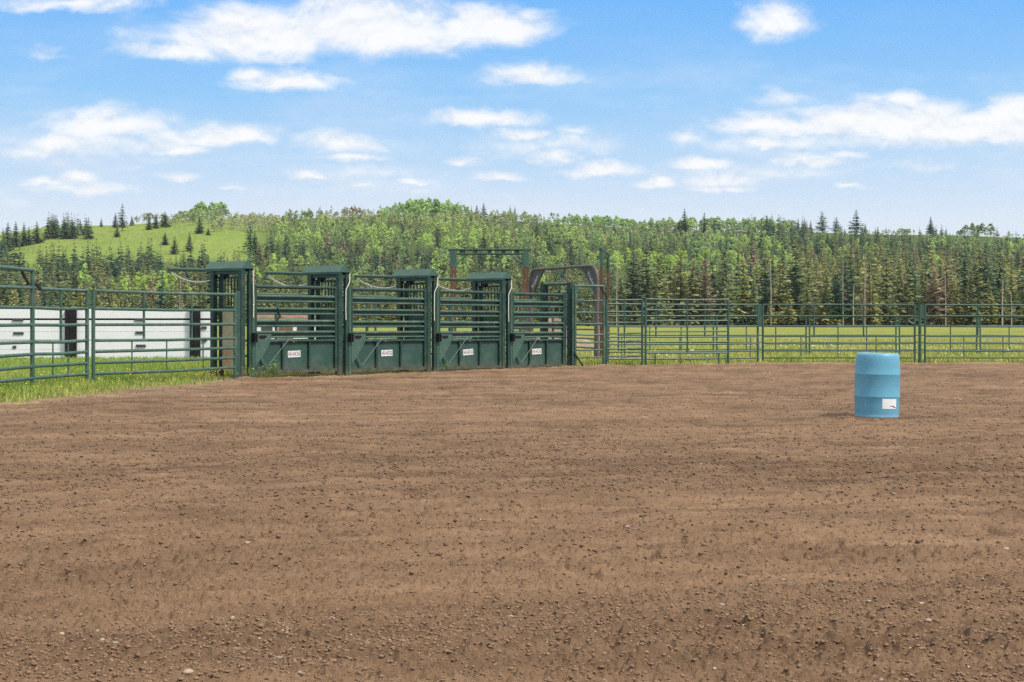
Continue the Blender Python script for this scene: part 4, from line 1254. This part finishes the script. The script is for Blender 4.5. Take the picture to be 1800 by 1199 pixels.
# thick bright brush along the slope foot at left and low scrub
for (pa_, pb_, foot, n) in ((195, 310, 530, 46), (430, 480, 505, 16), (1050, 1400, 478, 60)):
    for k in range(n):
        px = rnd.uniform(pa_, pb_); y = on_hill(px, foot + rnd.uniform(-12, 10)); x = ray(px, y); H = rnd.uniform(7, 10.5)
        asp.append((rnd.choice(ASS), TRS, x, y, land1(x, y), H / 12 * 1.25, H / 12, rnd.random() * 6.28, tuple(np.array([.20, .275, .06]) * rnd.uniform(.85, 1.2))))
for k in range(190):   # the dark belt under the green hillside
    px = rnd.uniform(-130, 420); y = on_hill(px, rnd.uniform(476, 510)); H = rnd.uniform(9.5, 17) * (1 - .3 * float(sstep(330, 420, np.array(px))))
    con.append((rnd.choice(SPS), TRS, ray(px, y), y, land1(ray(px, y), y), rnd.uniform(1.2, 1.7) * H / 14, H / 14, rnd.random() * 6.28, ctint(rnd, .15)))
for k in range(46):   # the dark clumps at the far left of the hill
    px = rnd.choice([rnd.uniform(-120, 50), rnd.uniform(-60, 60), rnd.uniform(82, 160)]); y = on_hill(px, 455 - px * .25 + rnd.uniform(-14, 4) if px < 70 else rnd.uniform(412, 421)); H = rnd.uniform(11, 17)
    con.append((rnd.choice(SPS), TRS, ray(px, y), y, land1(ray(px, y), y), rnd.uniform(1.2, 1.6) * H / 14, H / 14, rnd.random() * 6.28, ctint(rnd, .1)))
brush = []
for k in range(2600):
    px = rnd.uniform(-100, 510); y = on_hill(px, rnd.uniform(398, 470)) if k % 3 else rnd.uniform(930, 1290); x = ray(px, y)
    if float(fbm(np.array([x / 30]), np.array([y / 60]), 301, 3)[0]) < .47: continue
    H = rnd.uniform(.7, 2.4) * (1.7 if px > 390 else 1)
    brush.append((rnd.choice(ASB), TRS, x, y, land1(x, y) - H * .25, H / 12 * 2.0, H / 12, rnd.random() * 6.28, tuple(np.array([.155, .215, .055]) * rnd.uniform(.8, 1.2))))
forest('hill_brush', brush, 'low green brush speckling the open grassy hillside at left', 'brush', M['leaf_attr'], M['palebark'])
forest('conifer_forest', con, 'mass of dark conifers covering the lower slope behind the front ranks', 'forest', M['leaf_attr'], M['bark'])
forest('aspen_wood', asp, 'mass of light green broadleaf trees covering the upper slope', 'forest', M['leaf_attr'], M['greybark'])

# ------------------------------------------------------------------ the air
m, nt, out = new_mat('haze_air')
pv = nt.n('ShaderNodeVolumePrincipled', ins={'Color': (.82, .89, 1.0, 1), 'Density': .00005, 'Anisotropy': .2})
nt.link(pv.outputs[0], out.inputs['Volume'])
b = MB(); b.box((0, 0, 66), (10900, 10900, 140)); tag(b.build('haze', m), 'thin summer haze lying over the whole valley', 'haze', kind='stuff')

# ------------------------------------------------------------------ sky, sun, camera
SUN_EL, SUN_AZ = R(52), R(122)     # azimuth clockwise from straight ahead: right and a little behind
w = bpy.data.worlds.new('World'); scn.world = w; w.use_nodes = True
w.node_tree.nodes.clear(); nt = NT(w.node_tree)
wo = nt.n('ShaderNodeOutputWorld'); bg = nt.n('ShaderNodeBackground'); bg.inputs[1].default_value = .1
nt.link(bg.outputs[0], wo.inputs[0])
tc = nt.n('ShaderNodeTexCoord').outputs['Generated']
sp = nt.n('ShaderNodeSeparateXYZ', ins={0: tc})
vx, vy, vz = sp.outputs
yc = nt.math('MAXIMUM', vy, .02)
U0 = nt.math('DIVIDE', vx, yc); V0 = nt.math('DIVIDE', vz, yc)
cm0 = nt.n('ShaderNodeCombineXYZ', ins={0: U0, 1: nt.math('MULTIPLY', V0, 2.0), 2: .7})
wn = nt.n('ShaderNodeTexNoise', ins={'Vector': cm0.outputs[0], 'Scale': 34.0, 'Detail': 6.0, 'Roughness': .62})
wsp = nt.n('ShaderNodeSeparateColor', ins={0: wn.outputs['Color']})
U = nt.math('ADD', U0, nt.math('MULTIPLY', nt.math('SUBTRACT', wsp.outputs[0], .5), .030))
Vv = nt.math('ADD', V0, nt.math('MULTIPLY', nt.math('SUBTRACT', wsp.outputs[1], .5), .014))
sky = nt.n('ShaderNodeTexSky', sky_type='NISHITA', sun_disc=False, sun_elevation=SUN_EL, sun_rotation=SUN_AZ, air_density=1.0, dust_density=1.0)
ramp = nt.ramp(nt.math('DIVIDE', vz, .2, clamp=True), [(0, (.84, .90, .975)), (.28, (.77, .865, .975)), (.45, (.54, .75, .98)), (.66, (.31, .62, .99)), (1.0, (.15, .47, 1.0))])
amb = nt.n('ShaderNodeVectorMath', operation='SCALE', ins={0: ramp, 'Scale': 7.3})
# clouds: each a soft ellipse in the sky, frayed by noise
grp = bpy.data.node_groups.new('cloud', 'ShaderNodeTree')
for nm in ('U', 'V', 'cu', 'cv', 'ru', 'rv', 's'): grp.interface.new_socket(nm, in_out='INPUT', socket_type='NodeSocketFloat')
grp.interface.new_socket('f', in_out='OUTPUT', socket_type='NodeSocketFloat')
g = NT(grp); gi = g.n('NodeGroupInput'); go = g.n('NodeGroupOutput')
du = g.math('DIVIDE', g.math('SUBTRACT', gi.outputs[0], gi.outputs[2]), gi.outputs[4])
dv = g.math('DIVIDE', g.math('SUBTRACT', gi.outputs[1], gi.outputs[3]), gi.outputs[5])
dvb = g.math('MULTIPLY', g.math('MINIMUM', dv, 0.0), 1.5); dvt = g.math('MAXIMUM', dv, 0.0)
r2 = g.math('ADD', g.math('MULTIPLY', du, du), g.math('ADD', g.math('MULTIPLY', dvb, dvb), g.math('MULTIPLY', dvt, dvt)))
ff = g.math('MULTIPLY', g.math('SUBTRACT', 1.0, g.math('SQRT', r2)), gi.outputs[6])
g.link(ff, go.inputs[0])
CL = [(480, 58, 285, 62, 1), (640, 42, 215, 80, 1.1), (860, 42, 150, 48, 1), (320, 84, 130, 30, .8), (505, 143, 115, 26, .85), (440, 130, 45, 18, .8), (940, 130, 110, 26, .7), (1365, 32, 70, 46, .85),
      (190, 212, 165, 40, .8), (90, 250, 100, 26, .6), (350, 238, 150, 30, .7), (440, 235, 85, 26, .75), (320, 266, 80, 15, .8), (600, 248, 85, 32, .8), (610, 274, 75, 14, .7), (840, 206, 140, 22, .75),
      (915, 236, 60, 15, .6), (1010, 230, 60, 18, .45), (1385, 165, 95, 34, .5), (1340, 216, 130, 28, .8), (1560, 212, 290, 46, 1.0), (1720, 222, 200, 44, 1.05), (1450, 222, 200, 30, .9), (1790, 190, 80, 44, .9), (1200, 236, 80, 26, .5),
      (1350, 248, 72, 16, .75), (1590, 172, 45, 20, .6), (975, 275, 50, 18, .8), (1060, 297, 78, 18, .85), (885, 307, 66, 12, .8), (1150, 321, 40, 14, .9), (1235, 286, 75, 15, .75), (1420, 280, 110, 18, .75),
      (1490, 268, 60, 14, .6), (1290, 312, 110, 18, .55), (1500, 328, 40, 9, .7), (540, 306, 52, 12, .75), (80, 319, 50, 12, .8), (140, 310, 46, 16, .6), (320, 310, 55, 11, .6), (735, 318, 44, 9, .6),
      (812, 287, 40, 12, .6), (110, 2, 160, 24, .7), (80, 93, 50, 18, .35), (400, 330, 40, 7, .5), (630, 326, 40, 7, .5), (230, 297, 30, 8, .5), (1560, 250, 60, 10, .5), (1270, 330, 70, 8, .5), (60, 262, 120, 16, .5), (1480, 244, 330, 30, .5), (260, 250, 230, 34, .45), (1000, 250, 160, 30, .4), (640, 300, 160, 22, .4), (1350, 300, 190, 26, .45), (150, 330, 160, 14, .4), (1650, 290, 160, 18, .35)]
acc = None
for (px, py, ax, ay, s) in CL:
    nd = nt.n('ShaderNodeGroup', node_tree=grp)
    nt.link(U, nd.inputs[0]); nt.link(Vv, nd.inputs[1])
    for k, v in enumerate(((px - 900) / F, (HY - py - ay * .18) / F, ax / F * 1.06, ay / F * 1.2, s)): nd.inputs[2 + k].default_value = v
    acc = nd.outputs[0] if acc is None else nt.math('MAXIMUM', acc, nd.outputs[0])
def puff(dv):
    c = nt.n('ShaderNodeCombineXYZ', ins={0: U0, 1: nt.math('MULTIPLY', nt.math('ADD', V0, dv), 1.55), 2: 0.3})
    return nt.n('ShaderNodeTexNoise', ins={'Vector': c.outputs[0], 'Scale': 21.0, 'Detail': 11.0, 'Roughness': .61, 'Distortion': .3}).outputs[0]
nz, nzu = puff(0.0), puff(.0045)
cm2 = nt.n('ShaderNodeCombineXYZ', ins={0: U0, 1: nt.math('MULTIPLY', V0, 4.0), 2: 1.3})
nz2 = nt.n('ShaderNodeTexNoise', ins={'Vector': cm2.outputs[0], 'Scale': 9.0, 'Detail': 8.0, 'Roughness': .6}).outputs[0]
dens = nt.math('ADD', acc, nt.math('MULTIPLY', nt.math('SUBTRACT', nz, .41), 1.25))
mr = nt.n('ShaderNodeMapRange', interpolation_type='SMOOTHSTEP', ins={0: dens, 1: .05, 2: .78, 3: 0.0, 4: .94}); cov = mr.outputs[0]
veil = nt.n('ShaderNodeMapRange', interpolation_type='SMOOTHSTEP', ins={0: nz2, 1: .40, 2: .74, 3: 0.0, 4: .72}).outputs[0]
veil = nt.math('MULTIPLY', veil, nt.math('SUBTRACT', 1.15, nt.math('MULTIPLY', V0, 6.0), clamp=True))
cov = nt.math('MAXIMUM', cov, veil)
front = nt.math('GREATER_THAN', vy, .05)
emb = nt.math('MULTIPLY', nt.math('SUBTRACT', nz, nzu), 3.2)
shade = nt.ramp(nt.math('ADD', nt.math('ADD', nt.math('MULTIPLY', acc, .38), .52), emb), [(.28, (.76, .83, .94)), (.62, (.94, .957, .985)), (.86, (1.02, 1.02, 1.02))])
cw = nt.n('ShaderNodeVectorMath', operation='SCALE', ins={0: shade, 'Scale': 7.5})
lowsky = nt.mix(nt.math('MULTIPLY', cov, front), (0, 0, 0), (1, 1, 1))
lowc = nt.mix(lowsky, amb.outputs[0], cw.outputs[0])
# overhead: Nishita blue with unseen warm white cloud added as fill light
nd3 = nt.n('ShaderNodeTexNoise', ins={'Vector': tc, 'Scale': 2.2, 'Detail': 6.0, 'Roughness': .55}).outputs[0]
hc = nt.mix(nt.ramp(nd3, [(.36, (.35,) * 3), (.6, (.95,) * 3)]), sky.outputs[0], (9.8, 9.5, 9.1))
up = nt.n('ShaderNodeMapRange', interpolation_type='SMOOTHSTEP', ins={0: vz, 1: .22, 2: .5, 3: 0.0, 4: 1.0}).outputs[0]
nt.link(nt.mix(up, lowc, hc), bg.inputs[0])

sl = bpy.data.lights.new('sun', 'SUN'); sl.energy = 2.8; sl.angle = R(8); sl.color = (1, .94, .85)
so = bpy.data.objects.new('sun', sl); COL.objects.link(so)
sdir = Vector((math.sin(SUN_AZ) * math.cos(SUN_EL), math.cos(SUN_AZ) * math.cos(SUN_EL), math.sin(SUN_EL)))
so.rotation_euler = sdir.to_track_quat('Z', 'Y').to_euler(); so.location = sdir * 100

cam = bpy.data.cameras.new('camera'); co = bpy.data.objects.new('camera', cam); COL.objects.link(co)
cam.sensor_fit = 'HORIZONTAL'; cam.sensor_width = 36; cam.lens = 36 * F / 1800
cam.shift_y = -(599.5 - HY) / 1800
co.location = (0, 0, EYE); co.rotation_euler = (R(90), 0, 0)
cam.clip_start = .1; cam.clip_end = 12000
scn.camera = co
scn.view_settings.view_transform = 'Standard'; scn.view_settings.look = 'None'
scn.view_settings.exposure = .42; scn.view_settings.gamma = 1
scn.render.engine = 'CYCLES'
scn.cycles.max_bounces = 6; scn.cycles.diffuse_bounces = 3; scn.cycles.use_denoising = False
